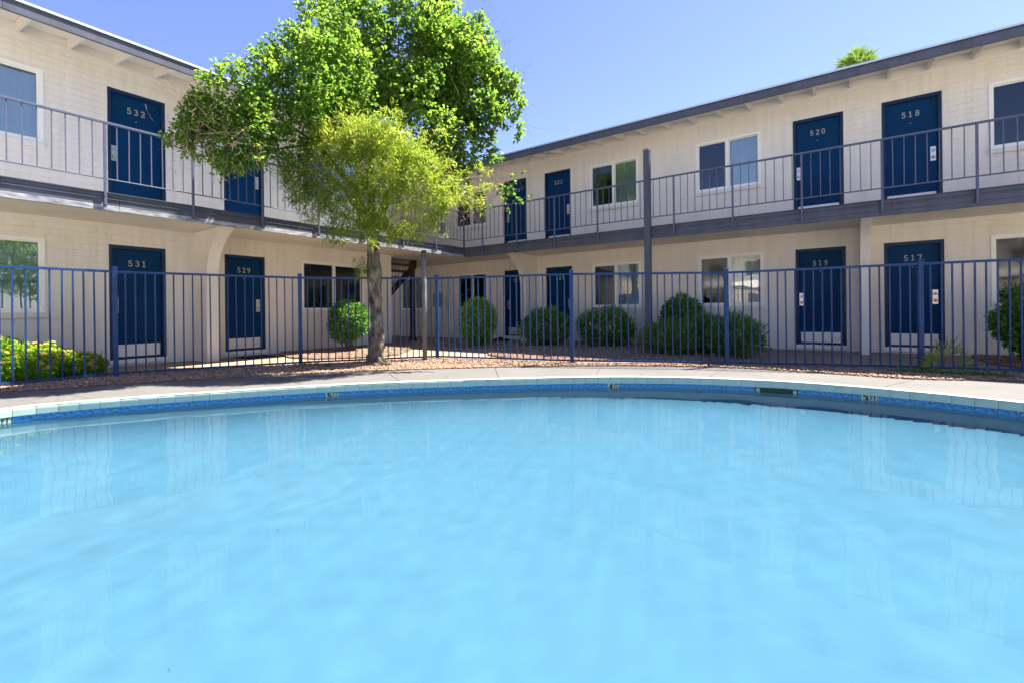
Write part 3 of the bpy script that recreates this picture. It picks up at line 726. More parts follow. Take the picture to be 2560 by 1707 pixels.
# ------------------------------------------------------------------ pool fence
FP = [(1.86,-12.30,1.64),(1.79,-9.80,1.644),(2.92,-7.51,1.612),(4.334,-5.522,1.631),(6.956,-4.893,1.609),(9.253,-3.911,1.564),(11.706,-3.163,1.599),(14.15,-2.75,1.61)]
FN = empty('pool_fence', 'blue steel picket fence running around the far side of the pool', 'fence')
for i, (x, y, h) in enumerate(FP):
    a = Vector(FP[min(i+1, len(FP)-1)][:2])-Vector(FP[max(i-1, 0)][:2]); ang = math.atan2(a.y, a.x)
    mb = MB(); mb.cbox(-.032, .032, -.032, .032, -.05, h-.012, .004); o = mb.build('post', M['fence'], FN); o.location = (x, y, 0); o.rotation_euler.z = ang
    mb = MB(); mb.v = [(sx*.038, sy*.038, h-.012) for sx, sy in ((-1,-1),(1,-1),(1,1),(-1,1))]+[(sx*.038, sy*.038, h-.002) for sx, sy in ((-1,-1),(1,-1),(1,1),(-1,1))]+[(0, 0, h+.008)]
    mb.f = [(3,2,1,0),(0,1,5,4),(1,2,6,5),(2,3,7,6),(3,0,4,7),(4,5,8),(5,6,8),(6,7,8),(7,4,8)]; mb.build('post_cap', M['fence'], o)
pk = MB(); pk.cbox(-.0095, .0095, -.0095, .0095, 0, 1.0, .002); pkm = pk.mesh('picket')
for (xa, ya, ha), (xb, yb, hb) in zip(FP, FP[1:]):
    A = Vector((xa, ya, 0)); Bv = Vector((xb, yb, 0)); u = (Bv-A).normalized(); L_ = (Bv-A).length; ang = math.atan2(u.y, u.x); nrm = Vector((-u.y, u.x, 0))
    def bar(z0a, z0b, hh, wd, nm):
        mb = MB(); mb.prism([A+u*.03+nrm*wd+Vector((0,0,z0a)), A+u*.03-nrm*wd+Vector((0,0,z0a)), A+u*.03-nrm*wd+Vector((0,0,z0a+hh)), A+u*.03+nrm*wd+Vector((0,0,z0a+hh))], Bv-A-u*.06+Vector((0,0,z0b-z0a))); return mb.build(nm, M['fence'], FN)
    bar(ha-.085, hb-.085, .034, .0165, 'top_rail'); bar(.035, .035, .030, .0165, 'bottom_rail')
    n = 21
    for i in range(1, n):
        t = i/n; p = A+(Bv-A)*t; o = link('picket', pkm, M['fence'], FN); zt = ha+(hb-ha)*t-.083
        o.location = (p.x+random.uniform(-.003, .003), p.y, .06); o.scale = (1, 1, zt-.06); o.rotation_euler = (random.uniform(-.004, .004), random.uniform(-.004, .004), ang)

# ------------------------------------------------------------------ scatter helpers
def scatter_mesh(name, Vs, Fs, tone, m, parent=None, smooth=False):
    me = bpy.data.meshes.new(name); nv = len(Vs); nf = len(Fs); k = Fs.shape[1]
    me.vertices.add(nv); me.vertices.foreach_set('co', Vs.astype(np.float32).ravel())
    me.loops.add(nf*k); me.loops.foreach_set('vertex_index', Fs.astype(np.int32).ravel())
    me.polygons.add(nf); me.polygons.foreach_set('loop_start', np.arange(0, nf*k, k, dtype=np.int32)); me.polygons.foreach_set('loop_total', np.full(nf, k, np.int32))
    at = me.attributes.new('tone', 'FLOAT', 'POINT'); at.data.foreach_set('value', tone.astype(np.float32))
    me.update(calc_edges=True); me.validate()
    if smooth: me.polygons.foreach_set('use_smooth', [True]*nf)
    return link(name, me, m, parent)
def unit(v): return v/np.maximum(1e-9, np.linalg.norm(v, axis=1, keepdims=True))
def leaves(name, pos, axis, L_, W_, m, parent, tone, shape='oval', fold=.25, droop=.0):
    n = len(pos); axis = unit(axis); ref = rng.normal(size=(n, 3))*.55+np.array([.15, .3, 1.]); side = unit(np.cross(axis, ref)); nr = np.cross(side, axis)
    L_ = L_[:, None]; W_ = W_[:, None]
    if shape == 'oval':
        prof = [(0, 0, 0), (.28, .44, 1), (.68, .40, 1), (1, 0, -.2), (.68, -.40, 1), (.28, -.44, 1)]
        fc = np.array([[0, 1, 2, 3], [0, 3, 4, 5]])
    else:
        prof = [(0, 0, 0), (.45, .5, .4), (1, 0, -.6), (.45, -.5, .4)]; fc = np.array([[0, 1, 2, 3]])
    vs_ = [pos+axis*L_*a+side*W_*b+nr*W_*fold*c-np.array([0, 0, 1.])*droop*L_*a*a for a, b, c in prof]
    k = len(prof); Vs = np.stack(vs_, 1).reshape(-1, 3); Fs = (fc[None]+(np.arange(n)*k)[:, None, None]).reshape(-1, 4)
    return scatter_mesh(name, Vs, Fs, np.repeat(tone, k), m, parent)
ICO = None
def stones(name, pts, r, m, parent=None):
    # little irregular rocks: squashed octahedra with cut corners
    n = len(pts); base = np.array([(1,0,0),(.3,.95,0),(-.8,.6,0),(-.8,-.6,0),(.3,-.95,0),(.1,.1,.8),(-.05,0,-.6)])
    fc = np.array([[i, (i+1) % 5, 5] for i in range(5)]+[[(i+1) % 5, i, 6] for i in range(5)])
    a = rng.uniform(0, 6.28, n); ca, sa = np.cos(a), np.sin(a)
    P = base[None]*(1+rng.normal(0, .18, (n, 7, 3)))*r[:, None, None]*np.stack([rng.uniform(.8, 1.5, n), rng.uniform(.7, 1.1, n), rng.uniform(.55, .95, n)], 1)[:, None]
    Q = np.stack([P[..., 0]*ca[:, None]-P[..., 1]*sa[:, None], P[..., 0]*sa[:, None]+P[..., 1]*ca[:, None], P[..., 2]], -1)+pts[:, None]
    Fs = (fc[None]+(np.arange(n)*7)[:, None, None]).reshape(-1, 3)
    return scatter_mesh(name, Q.reshape(-1, 3), Fs, np.repeat(rng.uniform(0, 1, n)**1.2, 7), m, parent)

# ------------------------------------------------------------------ gravel beds
def in_poly_np(P, poly):
    x, y = P[:, 0], P[:, 1]; c = np.zeros(len(P), bool); n = len(poly)
    for i in range(n):
        a, b = poly[i], poly[i-1]
        if a[1] == b[1]: continue
        c ^= ((a[1] > y) != (b[1] > y)) & (x < (b[0]-a[0])*(y-a[1])/(b[1]-a[1])+a[0])
    return c
deck_front = [p for p in DECK if True]
fence_out = [(1.70,-13),(1.66,-11),(1.66,-9.75),(2.82,-7.42),(4.27,-5.40),(6.98,-4.74),(9.2,-3.78),(11.68,-3.02),(14.3,-2.6)]
i0 = min(range(len(DECK)), key=lambda i: (DECK[i]-Vector((2.35,-12.0))).length)
strip_in = [tuple(DECK[i % len(DECK)]) for i in range(i0, i0+len(DECK)) if DECK[i % len(DECK)].y > -12.5 and DECK[i % len(DECK)].x < 14.6]
strip_in.sort(key=lambda p: math.atan2(p[1]-PC.y, p[0]-PC.x) if p[1] > PC.y or p[0] > PC.x else math.atan2(p[1]-PC.y, p[0]-PC.x)+2*math.pi)
strip_in = strip_in[::-1]
BEDS = [
 ('gravel_strip', [p for p in fence_out]+strip_in[::-1], .004, 1500, 'coarse tan gravel strip between the fence and the pool deck'),
 ('gravel_bed', [(.02,-3.1),(.94,-3.5),(2.3,-4.35),(3.0,-5.35),(2.95,-5.85),(2.55,-6.4),(2.2,-6.75),(1.5,-6.9),(.6,-6.65),(.02,-6.35)], .012, 900, 'tan gravel bed under the window beside door 529'),
 ('gravel_bed', [(1.75,-2.6),(2.2,-3.0),(2.9,-3.2),(3.5,-3.15),(3.75,-2.6),(3.3,-2.2),(2.4,-2.15)], .006, 700, 'small shaded gravel bed round the bush before door 523'),
 ('gravel_bed', [(4.7,-4.42),(5.2,-4.62),(5.76,-4.68),(6.72,-4.42),(7.67,-3.93),(8.42,-3.55),(9.0,-3.0),(9.4,-1.8),(9.5,-.15),(9.5,-.02),(4.6,-.02),(4.5,-1.2),(4.1,-2.4),(4.2,-3.6)], .012, 520, 'wide gravel bed under the windows beside door 519'),
 ('gravel_bed', [(12.75,-.02),(12.68,-.5),(12.7,-1.74),(13.1,-2.4),(16,-2.5),(16,-.02)], .012, 500, 'gravel bed under the window beside door 517'),
]
for nm, poly, z, dens, lab in BEDS:
    bed = tag(sheet(nm, poly, z, M['gravelbed'], .03), lab, None, None, 'stuff')
    P = np.array(poly); lo, hi = P.min(0), P.max(0); n = int(dens*(hi-lo).prod()); pts = rng.uniform(lo, hi, (n, 2)); pts = pts[in_poly_np(pts, poly)]
    d = np.array([(Vector((a, b, 0))-CAM).dot(FWD) for a, b in pts[:1]])
    mound = .0
    r = rng.uniform(.011, .024, len(pts)) if nm == 'gravel_strip' else rng.uniform(.010, .020, len(pts))
    tag(stones('pebbles', np.column_stack([pts, np.full(len(pts), z)+r*.35]), r, M['stone'], bed), kind='stuff')

# ------------------------------------------------------------------ vegetation
def blob(n, c, rad, shell=.35, lump=.18, seed=0, flat=-.9):
    g = np.random.default_rng(seed+11); d = unit(g.normal(size=(n, 3))); ph = g.uniform(0, 6.28, (6, 1)); k = g.normal(0, 3.2, (6, 3))
    w = 1+lump*np.sin(k@d.T+ph).mean(0)*1.7
    r = (shell+(1-shell)*g.uniform(0, 1, n)**.6)*w
    p = d*r[:, None]*np.array(rad)+np.array(c); return p, d
def shrub(label, base, rad, cz, n, L_, W_, m, kind='oval', seed=0, stems=6, group=None, flower=None, tilt=.5, name='shrub', lump=.18):
    T = empty(name, label, 'shrub', group); x, y = base; z0 = -.01
    p, d = blob(n, (x, y, cz), rad, .45, lump, seed)
    keep = p[:, 2] > .04; p, d = p[keep], d[keep]
    ax = d+rng.normal(0, .55, p.shape)+np.array([0, 0, tilt])
    leaves('foliage', p, ax, rng.uniform(.6, 1.35, len(p))*L_, rng.uniform(.75, 1.2, len(p))*W_, M[m], T, rng.uniform(0, 1, len(p)), kind)
    for i in range(stems):
        a = 6.28*i/stems+rng.uniform(0, .8); q = Vector((x+math.cos(a)*rad[0]*.6, y+math.sin(a)*rad[1]*.6, cz+rad[2]*.35)); b0 = Vector((x+math.cos(a)*.05, y+math.sin(a)*.05, z0))
        mb = MB(); mb.tube([b0, (b0*.55+q*.45)+Vector((0, 0, .06)), q], [.014, .010, .004], 5); mb.build('stem', M['stem'], T)
    if flower:
        fm, fn, fr, zlo = flower; pf, df = blob(fn*4, (x, y, cz), tuple(r*1.10 for r in rad), .97, lump, seed)
        kk = (pf[:, 2] > zlo) & ((pf-np.array(CAM))@np.array(FWD) < (np.array([x, y, cz])-np.array(CAM))@np.array(FWD)+.35*rad[0]); pf, df = pf[kk][:fn], df[kk][:fn]
        for i in range(len(pf)):
            if fm not in flower_mesh: flower_mesh[fm] = flower_head(fm)
            o = link('blossom', flower_mesh[fm], M[fm], T); o.location = pf[i]; o.scale = [fr*random.uniform(.7, 1.25)]*3
            o.rotation_euler = Vector(df[i]).to_track_quat('Z', 'Y').to_euler()
    return T
flower_mesh = {}
def flower_head(fm):
    mb = MB(); t = []
    for ring, (nn, rr, zz, s) in enumerate(((9, .85, .05, .42), (7, .5, .28, .40), (3, .18, .40, .36))):
        for i in range(nn):
            a = 6.28*i/nn+ring*.4; c = Vector((math.cos(a)*rr, math.sin(a)*rr, zz)); u = Vector((-math.sin(a), math.cos(a), 0))*s*.6; v = Vector((math.cos(a)*.8, math.sin(a)*.8, .35))*s*.6
            b = len(mb.v); mb.v += [tuple(c-v), tuple(c+u), tuple(c+v), tuple(c-u)]; mb.f.append((b, b+1, b+2, b+3)); t += [random.random()]*4
    me = mb.mesh('blossom'); at = me.attributes.new('tone', 'FLOAT', 'POINT'); at.data.foreach_set('value', t); return me
# long flowering hedge at the left, several overlapping mounds of one plant
def hedge():
    T = empty('lantana_hedge', 'sunlit lantana hedge with pale orange blossoms by the fence near door 531', 'hedge')
    P = []; Dn = []
    for i, (x, y, rx, ry, h) in enumerate([(1.25,-10.05,.30,.32,.34),(1.22,-10.5,.36,.42,.50),(1.20,-11.0,.40,.5,.62),(1.18,-11.7,.42,.6,.70),(1.16,-12.4,.44,.6,.76)]):
        p, d = blob(4200, (x, y, h*.45), (rx, ry, h*.62), .5, .2, 50+i); P.append(p); Dn.append(d)
    P = np.concatenate(P); Dn = np.concatenate(Dn); k = P[:, 2] > .02; P, Dn = P[k], Dn[k]
    leaves('foliage', P, Dn+rng.normal(0, .6, P.shape)+[0, 0, .4], rng.uniform(.03, .055, len(P)), rng.uniform(.020, .034, len(P)), M['lantana'], T, rng.uniform(0, 1, len(P)))
    cnt = 0
    flower_mesh['petal_o'] = flower_head('petal_o')
    order = rng.permutation(len(P))
    tops = []
    for j in order:
        q = P[j]
        if Dn[j][2] > -.1 and (Dn[j][0] > -.2) and q[2] > .12:
            # keep only outer points
            tops.append(j)
            if len(tops) > 230: break
    for j in tops:
        o = link('blossom', flower_mesh['petal_o'], M['petal_o'], T); q = P[j]+Dn[j]*.05; o.location = q; o.scale = [random.uniform(.026, .040)]*3
        o.rotation_euler = Vector(Dn[j]+np.array([.2, 0, .5])).to_track_quat('Z', 'Y').to_euler()
    for i in range(7):
        mb = MB(); b0 = Vector((1.4+random.uniform(-.1, .1), -10-.35*i, -.01)); mb.tube([b0, b0+Vector((.1, .05, .2)), b0+Vector((.2, .1, .4))], [.012, .008, .004], 5); mb.build('stem', M['stem'], T)
hedge()
shrub('round sunlit glossy-leaved shrub under the window beside door 529', (1.15,-5.26), (.48,.48,.52), .70, 5200, .062, .040, 'shrub', seed=1, stems=7, lump=.1)
shrub('upright light green bush before door 523', (3.0,-2.66), (.48,.46,.62), .64, 6500, .085, .026, 'lantana', 'oval', seed=2, tilt=-.35, lump=.12)
shrub('wide bush with small red flowers before door 521', (4.45,-1.62), (.70,.55,.52), .47, 6500, .055, .034, 'shrub', seed=3, flower=('petal_r', 40, .030, .15))
shrub('wide bush dotted with yellow flowers under the window beside door 521', (5.9,-1.15), (.80,.55,.52), .44, 7000, .055, .034, 'shrub', seed=4, flower=('petal_y', 50, .032, .2))
shrub('tall dark clipped bush behind the square grey post', (7.72,-.85), (.52,.46,.60), .62, 5500, .06, .042, 'shrub', seed=5, lump=.1)
shrub('pale oleander with pink buds in front of the square grey post', (7.95,-2.62), (.54,.44,.34), .30, 4200, .13, .020, 'oleander', 'thin', seed=6, tilt=1.2, flower=('petal_p', 9, .018, .25))
shrub('darker middle oleander between two others under the window', (8.45,-1.85), (.50,.43,.38), .36, 4600, .13, .021, 'oleander', 'thin', seed=7, tilt=1.2)
shrub('leggy oleander in front of the window beside door 519', (9.12,-2.38), (.46,.42,.38), .36, 3000, .14, .022, 'oleander', 'thin', seed=8, tilt=.9, lump=.3, flower=('petal_p', 5, .016, .3))
shrub('dark glossy bush at the frame edge beside door 517', (13.35,-1.45), (.62,.6,.60), .62, 5200, .075, .05, 'shrub', seed=9, lump=.16)

# low spreading juniper and small weeds
def ground_tufts(label, cat, name, pts, L_, W_, m, per, spread=.06, up=.6):
    T = empty(name, label, cat)
    P = np.repeat(np.array(pts), per, 0); ax = rng.normal(0, 1, P.shape); ax[:, 2] = np.abs(ax[:, 2])*up+.15
    P = P+rng.normal(0, spread, P.shape)*[1, 1, 0]
    leaves('blade', P, ax, rng.uniform(.5, 1.2, len(P))*L_, rng.uniform(.7, 1.2, len(P))*W_, M[m], T, rng.uniform(0, 1, len(P)), 'thin', .2, .25)['kind'] = 'stuff'; return T
jp = [(x, y, .02) for x, y in zip(np.linspace(11.45, 12.5, 26), -3.45-.12*rng.uniform(0, 1, 26)+.0)]
ground_tufts('low dark juniper spreading along the foot of the fence', 'ground cover', 'juniper', jp, .12, .012, 'oleander', 34, .07, .35)
ground_tufts('small green weed at the foot of the fence post near door 529', 'weed', 'weed', [(3.15,-7.45,.0)], .22, .02, 'weed', 26, .04, 1.4)
ground_tufts('two leafy weeds in the shaded gravel before the tree', 'weed', 'weed', [(3.35,-7.75,.0),(3.62,-7.45,.0)], .15, .03, 'weed', 24, .05, .9)
ground_tufts('dry grass tuft around the tree base', 'grass tuft', 'grass_tuft', [(3.85,-6.72,0),(3.98,-6.55,0),(3.6,-6.8,0)], .16, .006, 'weed', 60, .05, 1.6)
ground_tufts('tiny sprout at the deck edge below door 519', 'weed', 'weed', [(9.98,-4.15,0)], .11, .02, 'weed', 12, .015, 1.6)
ground_tufts('pale sprout at the tip of the gravel bed by the steel pole', 'weed', 'weed', [(2.35,-4.5,.0)], .16, .02, 'palm', 14, .03, 1.2)
ground_tufts('thin strip of grass at the deck edge near door 531', 'grass tuft', 'grass_tuft', [(2.95+.09*i, -9.85+.17*i, 0) for i in range(7)], .05, .006, 'weed', 50, .05, 1.2)

def fan(parent, c, d_, r, nseg=24, spread=200, m='palm'):
    # fan leaf: pleated blades from a hub
    d_ = Vector(d_).normalized(); s = d_.cross(Vector((0, 0, 1))).normalized(); u = s.cross(d_); vs_, fs, t = [], [], []
    for i in range(nseg):
        a = math.radians(-spread/2+spread*(i+.5)/nseg); dirv = d_*math.cos(a)+s*math.sin(a)+u*random.uniform(-.08, .08); sd = (-d_*math.sin(a)+s*math.cos(a)); L2 = r*random.uniform(.85, 1.1)*(.75+.25*math.cos(a))
        w = r*math.radians(spread/nseg)*.34; b = len(vs_)
        vs_ += [c, c+dirv*L2*.55+sd*w+u*.02, c+dirv*L2+Vector((0, 0, -.12*r)), c+dirv*L2*.55-sd*w]; fs.append((b, b+1, b+2, b+3)); t += [random.random()]*4
    return scatter_mesh('frond', np.array([tuple(v) for v in vs_]), np.array(fs), np.array(t), M[m], parent)
# fan palm seedling by the fence
T = empty('fan_palm_seedling', 'small yellow-green fan palm seedling behind the fence near door 517', 'palm')
c0 = Vector((11.95, -3.02, 0.0))
for dx, dz, ln, r in ((-.35, .55, .16, .34), (.12, .7, .20, .36), (.75, .25, .22, .30), (-.8, .35, .15, .26)):
    d_ = (RGT*dx+Vector((0, 0, dz))+FWD*-.1).normalized(); e = c0+d_*ln
    mb = MB(); mb.tube([c0, e], [.008, .005], 5); mb.build('stalk', M['palm'], T)
    s = d_.cross(FWD).normalized(); vs_, fs, t = [], [], []
    for i in range(15):
        a = math.radians(-65+130*(i+.5)/15); dv = d_*math.cos(a)+s*math.sin(a)+FWD*random.uniform(-.15, .15); sd = s*math.cos(a)-d_*math.sin(a); L2 = r*random.uniform(.8, 1.05); b = len(vs_)
        vs_ += [e, e+dv*L2*.5+sd*.011, e+dv*L2, e+dv*L2*.5-sd*.011]; fs.append((b, b+1, b+2, b+3)); t += [random.random()]*4
    scatter_mesh('frond', np.array([tuple(v) for v in vs_]), np.array(fs), np.array(t), M['palm_y'], T)
# tall palm far behind the right wing
T = empty('fan_palm', 'tall fan palm showing its crown above the roof', 'palm')
dirp = Vector((.0338, 1.25, .5335)); pc = CAM+dirp*19.5; pc.z = CAM.z+19.5*.492
mb = MB(); mb.tube([(pc.x, pc.y, -.05), (pc.x+.1, pc.y, pc.z*.5), (pc.x, pc.y, pc.z)], [.24, .18, .15], 12); mb.build('trunk', M['palmtrunk'], T, True)
for i in range(20):
    a = i*2.399; el = math.radians(78-105*(i/20)); d_ = Vector((math.cos(a)*math.cos(el), math.sin(a)*math.cos(el), math.sin(el))); e = pc+d_*random.uniform(.55, .85)
    mb = MB(); mb.tube([pc, e], [.022, .014], 5); mb.build('stalk', M['palm'], T); fan(T, e, d_, random.uniform(.62, .8), 22, 190)

# ------------------------------------------------------------------ the tree
TREE = empty('shade_tree', 'leaning leafy tree with knobbly trunk between pool deck and balcony', 'tree')
TB = Vector((3.72, -6.55, 0)); TD = (TB-CAM).dot(FWD)
def px(x, y, dd=0):
    # a point at the tree's own distance (plus dd metres) given where it sits in the view
    X_, Z_ = x-1280, 775.79-y; c, s = math.cos(ROLL), math.sin(ROLL); X_, Z_ = X_*c+Z_*s, -X_*s+Z_*c; d = TD+dd
    return CAM+(RGT*X_+FWD*FPX+Vector((0, 0, Z_)))*(d/FPX)
def trunk():
    mb = MB(); nr, nk = 90, 48; z_top = 2.5; vs_ = []
    ph = rng.uniform(0, 6.28, 12); ca = math.atan2(-FWD.y, -FWD.x)      # direction facing the pool
    BUMPS = [(ca+1.15, .60, 0.055, .075), (ca-.5, .30, 0.039, .08), (ca+.5, .33, 0.033, .06), (ca, .45, 0.033, .06), (ca-1.3, .55, 0.026, .08), (ca+.2, .18, 0.036, .07), (ca+1.2, .25, 0.033, .08), (ca-1.0, .12, 0.046, .08),
             (ca+.9, .06, 0.052, .08), (ca-.1, .02, 0.046, .09), (ca-.6, 1.52, 0.033, .07), (ca+.9, 1.62, 0.039, .12), (ca, 1.42, 0.023, .06), (ca+.3, .75, 0.019, .05), (ca-.8, .8, 0.019, .07), (ca+.6, 1.9, -.02, .1)]
    for i in range(nr):
        t = i/(nr-1); z = -.05+t*(z_top+.05)
        cx = TB.x+.02+.05*math.sin(z*1.3); cy = TB.y+.03*math.sin(z*1.7+1)
        r = .110-.008*t+.030*math.exp(-z/.10)+.012*math.exp(-((z-.30)/.18)**2)-.012*math.exp(-((z-.95)/.3)**2)+.02*math.exp(-((z-1.62)/.2)**2)
        for k in range(nk):
            a = 6.2832*k/nk
            b = .012*math.sin(3*a+z*4+ph[0])+.009*math.sin(5*a-z*7+ph[1])+.008*math.sin(7*a+z*13+ph[2])
            low = math.exp(-(z/.55)**2); b += low*(.020*math.sin(4*a+z*19+ph[3])+.018*math.sin(6*a-z*23+ph[4])+.012*math.sin(9*a+z*31+ph[5]))
            for (ba, bz, amp, sg) in BUMPS:
                da = (a-ba+math.pi) % (2*math.pi)-math.pi; b += amp*math.exp(-((da*r/sg)**2+((z-bz)/sg)**2))
            vs_.append((cx+math.cos(a)*(r+b), cy+math.sin(a)*(r+b), z))
    mb.v = vs_; mb.f = [(i*nk+k, i*nk+(k+1)%nk, (i+1)*nk+(k+1)%nk, (i+1)*nk+k) for i in range(nr-1) for k in range(nk)]+[tuple((nr-1)*nk+k for k in range(nk))]
    tr = mb.build('trunk', M['bark'], TREE, True)
    mb = MB(); a = px(922, 640, -.10); mb.tube([a, px(932, 628, -.18), px(945, 622, -.2)], [.045, .036, .026], 9); mb.build('stub', M['bark'], tr, True)
    return tr
TR = trunk()
LOB = [  # x, y (view), radius in view px, depth offset, density
 (1000,30,150,1.0,1.0),(1110,80,120,1.1,.9),(890,110,150,.7,1.0),(1010,150,165,.5,.95),(1130,180,130,.7,.95),(1215,240,95,.9,.9),(760,175,115,-1.4,.9),(655,215,105,-1.8,.95),(575,255,95,-2.0,1.1),
 (520,315,80,-2.1,1.7),(600,330,100,-2.0,1.05),(700,290,110,-1.4,.9),(660,300,80,-1.7,.85),(720,230,80,-1.5,.9),(740,350,60,-1.4,.7),(790,270,100,-.8,.85),(900,250,130,.1,.95),(1040,290,140,.1,1.0),(1165,320,112,.5,1.0),(1235,330,70,.8,.85),(560,385,60,-2.1,1.4),(640,395,50,-1.9,.6),
 (840,20,70,-.4,.6),(730,140,85,-1.4,.85),(800,85,95,-1.0,.9),(830,170,105,-.7,.9),(850,250,90,-.5,.8),(900,60,90,-.1,.8),(830,340,90,-.9,.6),(1000,350,100,-.8,.6),(900,400,70,-1.2,.3),(1170,120,80,1.0,.6),(1120,400,80,.3,.75),(480,275,50,-2.1,1.5),(455,330,45,-2.1,1.5),(500,350,55,-2.1,1.5),(1275,200,40,.9,.55),(1180,60,40,1.1,.4)]
NAR = [(860,390,105,-1.2,1),(960,420,120,-1.35,1),(775,440,75,-1.1,.95),(1050,450,95,-1.1,.95),(875,500,85,-1.2,1),(970,520,85,-1.3,1),(1120,470,65,-.8,.6),(770,500,55,-1.0,.8),(1040,545,55,-1.0,.8),(850,565,42,-1.0,.8),(1180,470,55,-.6,.4),(930,330,70,-1.3,.6),(930,570,55,-1.1,.9),(1000,575,40,-1.0,.8),(830,585,28,-.9,.7),(1075,520,45,-.9,.6),(720,420,45,-1.0,.6),(860,330,80,-1.1,.4),(980,340,85,-1.2,.4),(1080,385,65,-1.0,.45),(760,545,28,-.9,.5),(1100,560,30,-.8,.4)]
K = TD/FPX
fork = Vector((TB.x+.02, TB.y, 2.32)); limb_ends = []
main = [px(860,470,-.1), px(985,430,0), px(1060,330,.4), px(790,360,-.7), px(930,330,.6)]
subs = {0: [(760,430,-1),(700,300,-.6),(880,400,-1.1),(600,330,-1.9)], 1: [(960,330,-.9),(1050,450,-1),(1000,150,.6)], 2: [(1165,310,.5),(1130,180,.7),(1215,240,.9),(1110,80,1.1),(1120,470,-.7)], 3: [(655,215,-1.3),(760,175,-1.3),(520,315,-2.0),(575,255,-1.8),(560,385,-2.0)], 4: [(890,110,.7),(1000,30,1.0),(900,250,.2),(840,20,.8)]}
for i, e in enumerate(main):
    m1 = fork.lerp(e, .5)+Vector((rng.normal(0, .08), rng.normal(0, .08), .12)); mb = MB(); mb.tube([fork-Vector((0, 0, .25)), fork, m1, e], [.10, .088, .062, .04], 9); lb = mb.build('limb', M['limb'], TREE, True)
    for (sx, sy, sd) in subs[i]:
        q = px(sx, sy, sd); m2 = e.lerp(q, .5)+Vector((rng.normal(0, .12), rng.normal(0, .12), rng.normal(0, .08))); mb = MB(); mb.tube([e, m2, q], [.026, .016, .006], 6); mb.build('branch', M['limb'], lb, True)
        limb_ends.append(q)
def crown(lobes, per, name, L_, W_, m, kind, seed, tilt, sprays):
    P, A, Tn, SC = [], [], [], []; g = np.random.default_rng(seed)
    for j, (x, y, r, dd, den) in enumerate(lobes):
        c = np.array(px(x, y, dd)); R0 = r*(TD+dd)/FPX; ns = int(per*(R0**2)*den)
        # leaf sprays (twig tips), each carrying a rosette of leaves
        d = unit(g.normal(size=(ns, 3))); rr = R0*(.35+.68*g.uniform(0, 1, ns)**.55); q_ = d*rr[:, None]; q_ = q_-np.outer(q_@np.array(FWD), np.array(FWD))*.58; sp = c+q_
        k = g.normal(0, 2.6/R0, (5, 3)); hole = np.sin(sp@k.T+g.uniform(0, 6.28, 5)).mean(1); sp, d = sp[hole > -.06], d[hole > -.06]
        tone_s = np.clip(g.normal(.5, .22, len(sp))+.10*np.sin(sp@np.array([1.7, 2.1, 2.9])), 0, 1)
        n = len(sp)*sprays; cen = np.repeat(sp, sprays, 0); out = np.repeat(d, sprays, 0)
        sc_ = (TD+dd)/TD; ax = unit(out*.5+g.normal(0, .75, (n, 3))+[0, 0, tilt]); P.append(cen+g.normal(0, .028, (n, 3))+ax*.01); A.append(ax); Tn.append(np.clip(np.repeat(tone_s, sprays)+g.normal(0, .14, n), 0, 1)); SC.append(np.full(n, sc_))
    P, A, Tn, SC = map(np.concatenate, (P, A, Tn, SC)); n = len(P)
    return leaves(name, P, A, SC*g.uniform(.6, 1.2, n)*L_, SC*g.uniform(.7, 1.15, n)*W_, M[m], TREE, Tn, kind, .22, .12), P
cr, PB = crown(LOB, 980, 'crown', .080, .055, 'leaf', 'oval', 21, .15, 6)
cn, PN = crown(NAR, 1100, 'narrow_foliage', .115, .0175, 'narrow', 'thin', 22, .25, 12)
# sprouts on the trunk
sp = np.array([px(915+random.uniform(-28, 22), 665+random.uniform(-22, 22), -.17) for _ in range(26)]); P = np.repeat(sp, 9, 0); ax = rng.normal(0, 1, P.shape)+np.array(RGT)*-.3+np.array(FWD)*-.5
leaves('trunk_sprouts', P, ax, rng.uniform(.09, .17, len(P)), rng.uniform(.009, .014, len(P)), M['narrow'], TREE, rng.uniform(0, .5, len(P)), 'thin', .2, .4)
# right-hand sprig
sp = np.array([px(1262+random.gauss(0, 26), 478+random.gauss(0, 22), -.6) for _ in range(26)]); P = np.repeat(sp, 5, 0)
leaves('sprig', P, rng.normal(0, 1, P.shape), rng.uniform(.05, .08, len(P)), rng.uniform(.035, .055, len(P)), M['leaf'], TREE, rng.uniform(0, .6, len(P)))['kind'] = 'stuff'
# dry twigs: fringe on the left lobe, tangle on the right, fine shoots on top
mb = MB()
def twig(p, d, L_, r=.0035, curl=.5):
    pts = [Vector(p)]; d = Vector(d).normalized(); n = 5
    for i in range(n):
        d = (d+Vector((random.gauss(0, curl*.4), random.gauss(0, curl*.4), random.gauss(0, curl*.4)))).normalized(); pts.append(pts[-1]+d*L_/n)
    mb.tube(pts, [r*(1-.12*i) for i in range(n+1)], 3, False)
def rnd(): return Vector((random.gauss(0, 1), random.gauss(0, 1), random.gauss(0, 1)))
for (cx, cy, r, dd, n) in [(500,300,85,-2.15,70),(560,380,75,-2.15,100),(600,340,90,-2.1,60),(470,350,50,-2.1,60),(700,400,60,-.6,70),(1180,490,65,.1,170),(1130,480,60,0,90),(1240,470,50,.1,60),(860,330,110,-.3,90),(960,250,140,-.3,40),(1100,330,110,-.1,40)]:
    for _ in range(n):
        q = px(cx+random.gauss(0, r*.55), cy+random.gauss(0, r*.5), dd+random.gauss(0, .3)); twig(q, rnd()-RGT*.4*(cx < 650), random.uniform(.15, .36), .0022 if cx < 650 else .0030, .9)
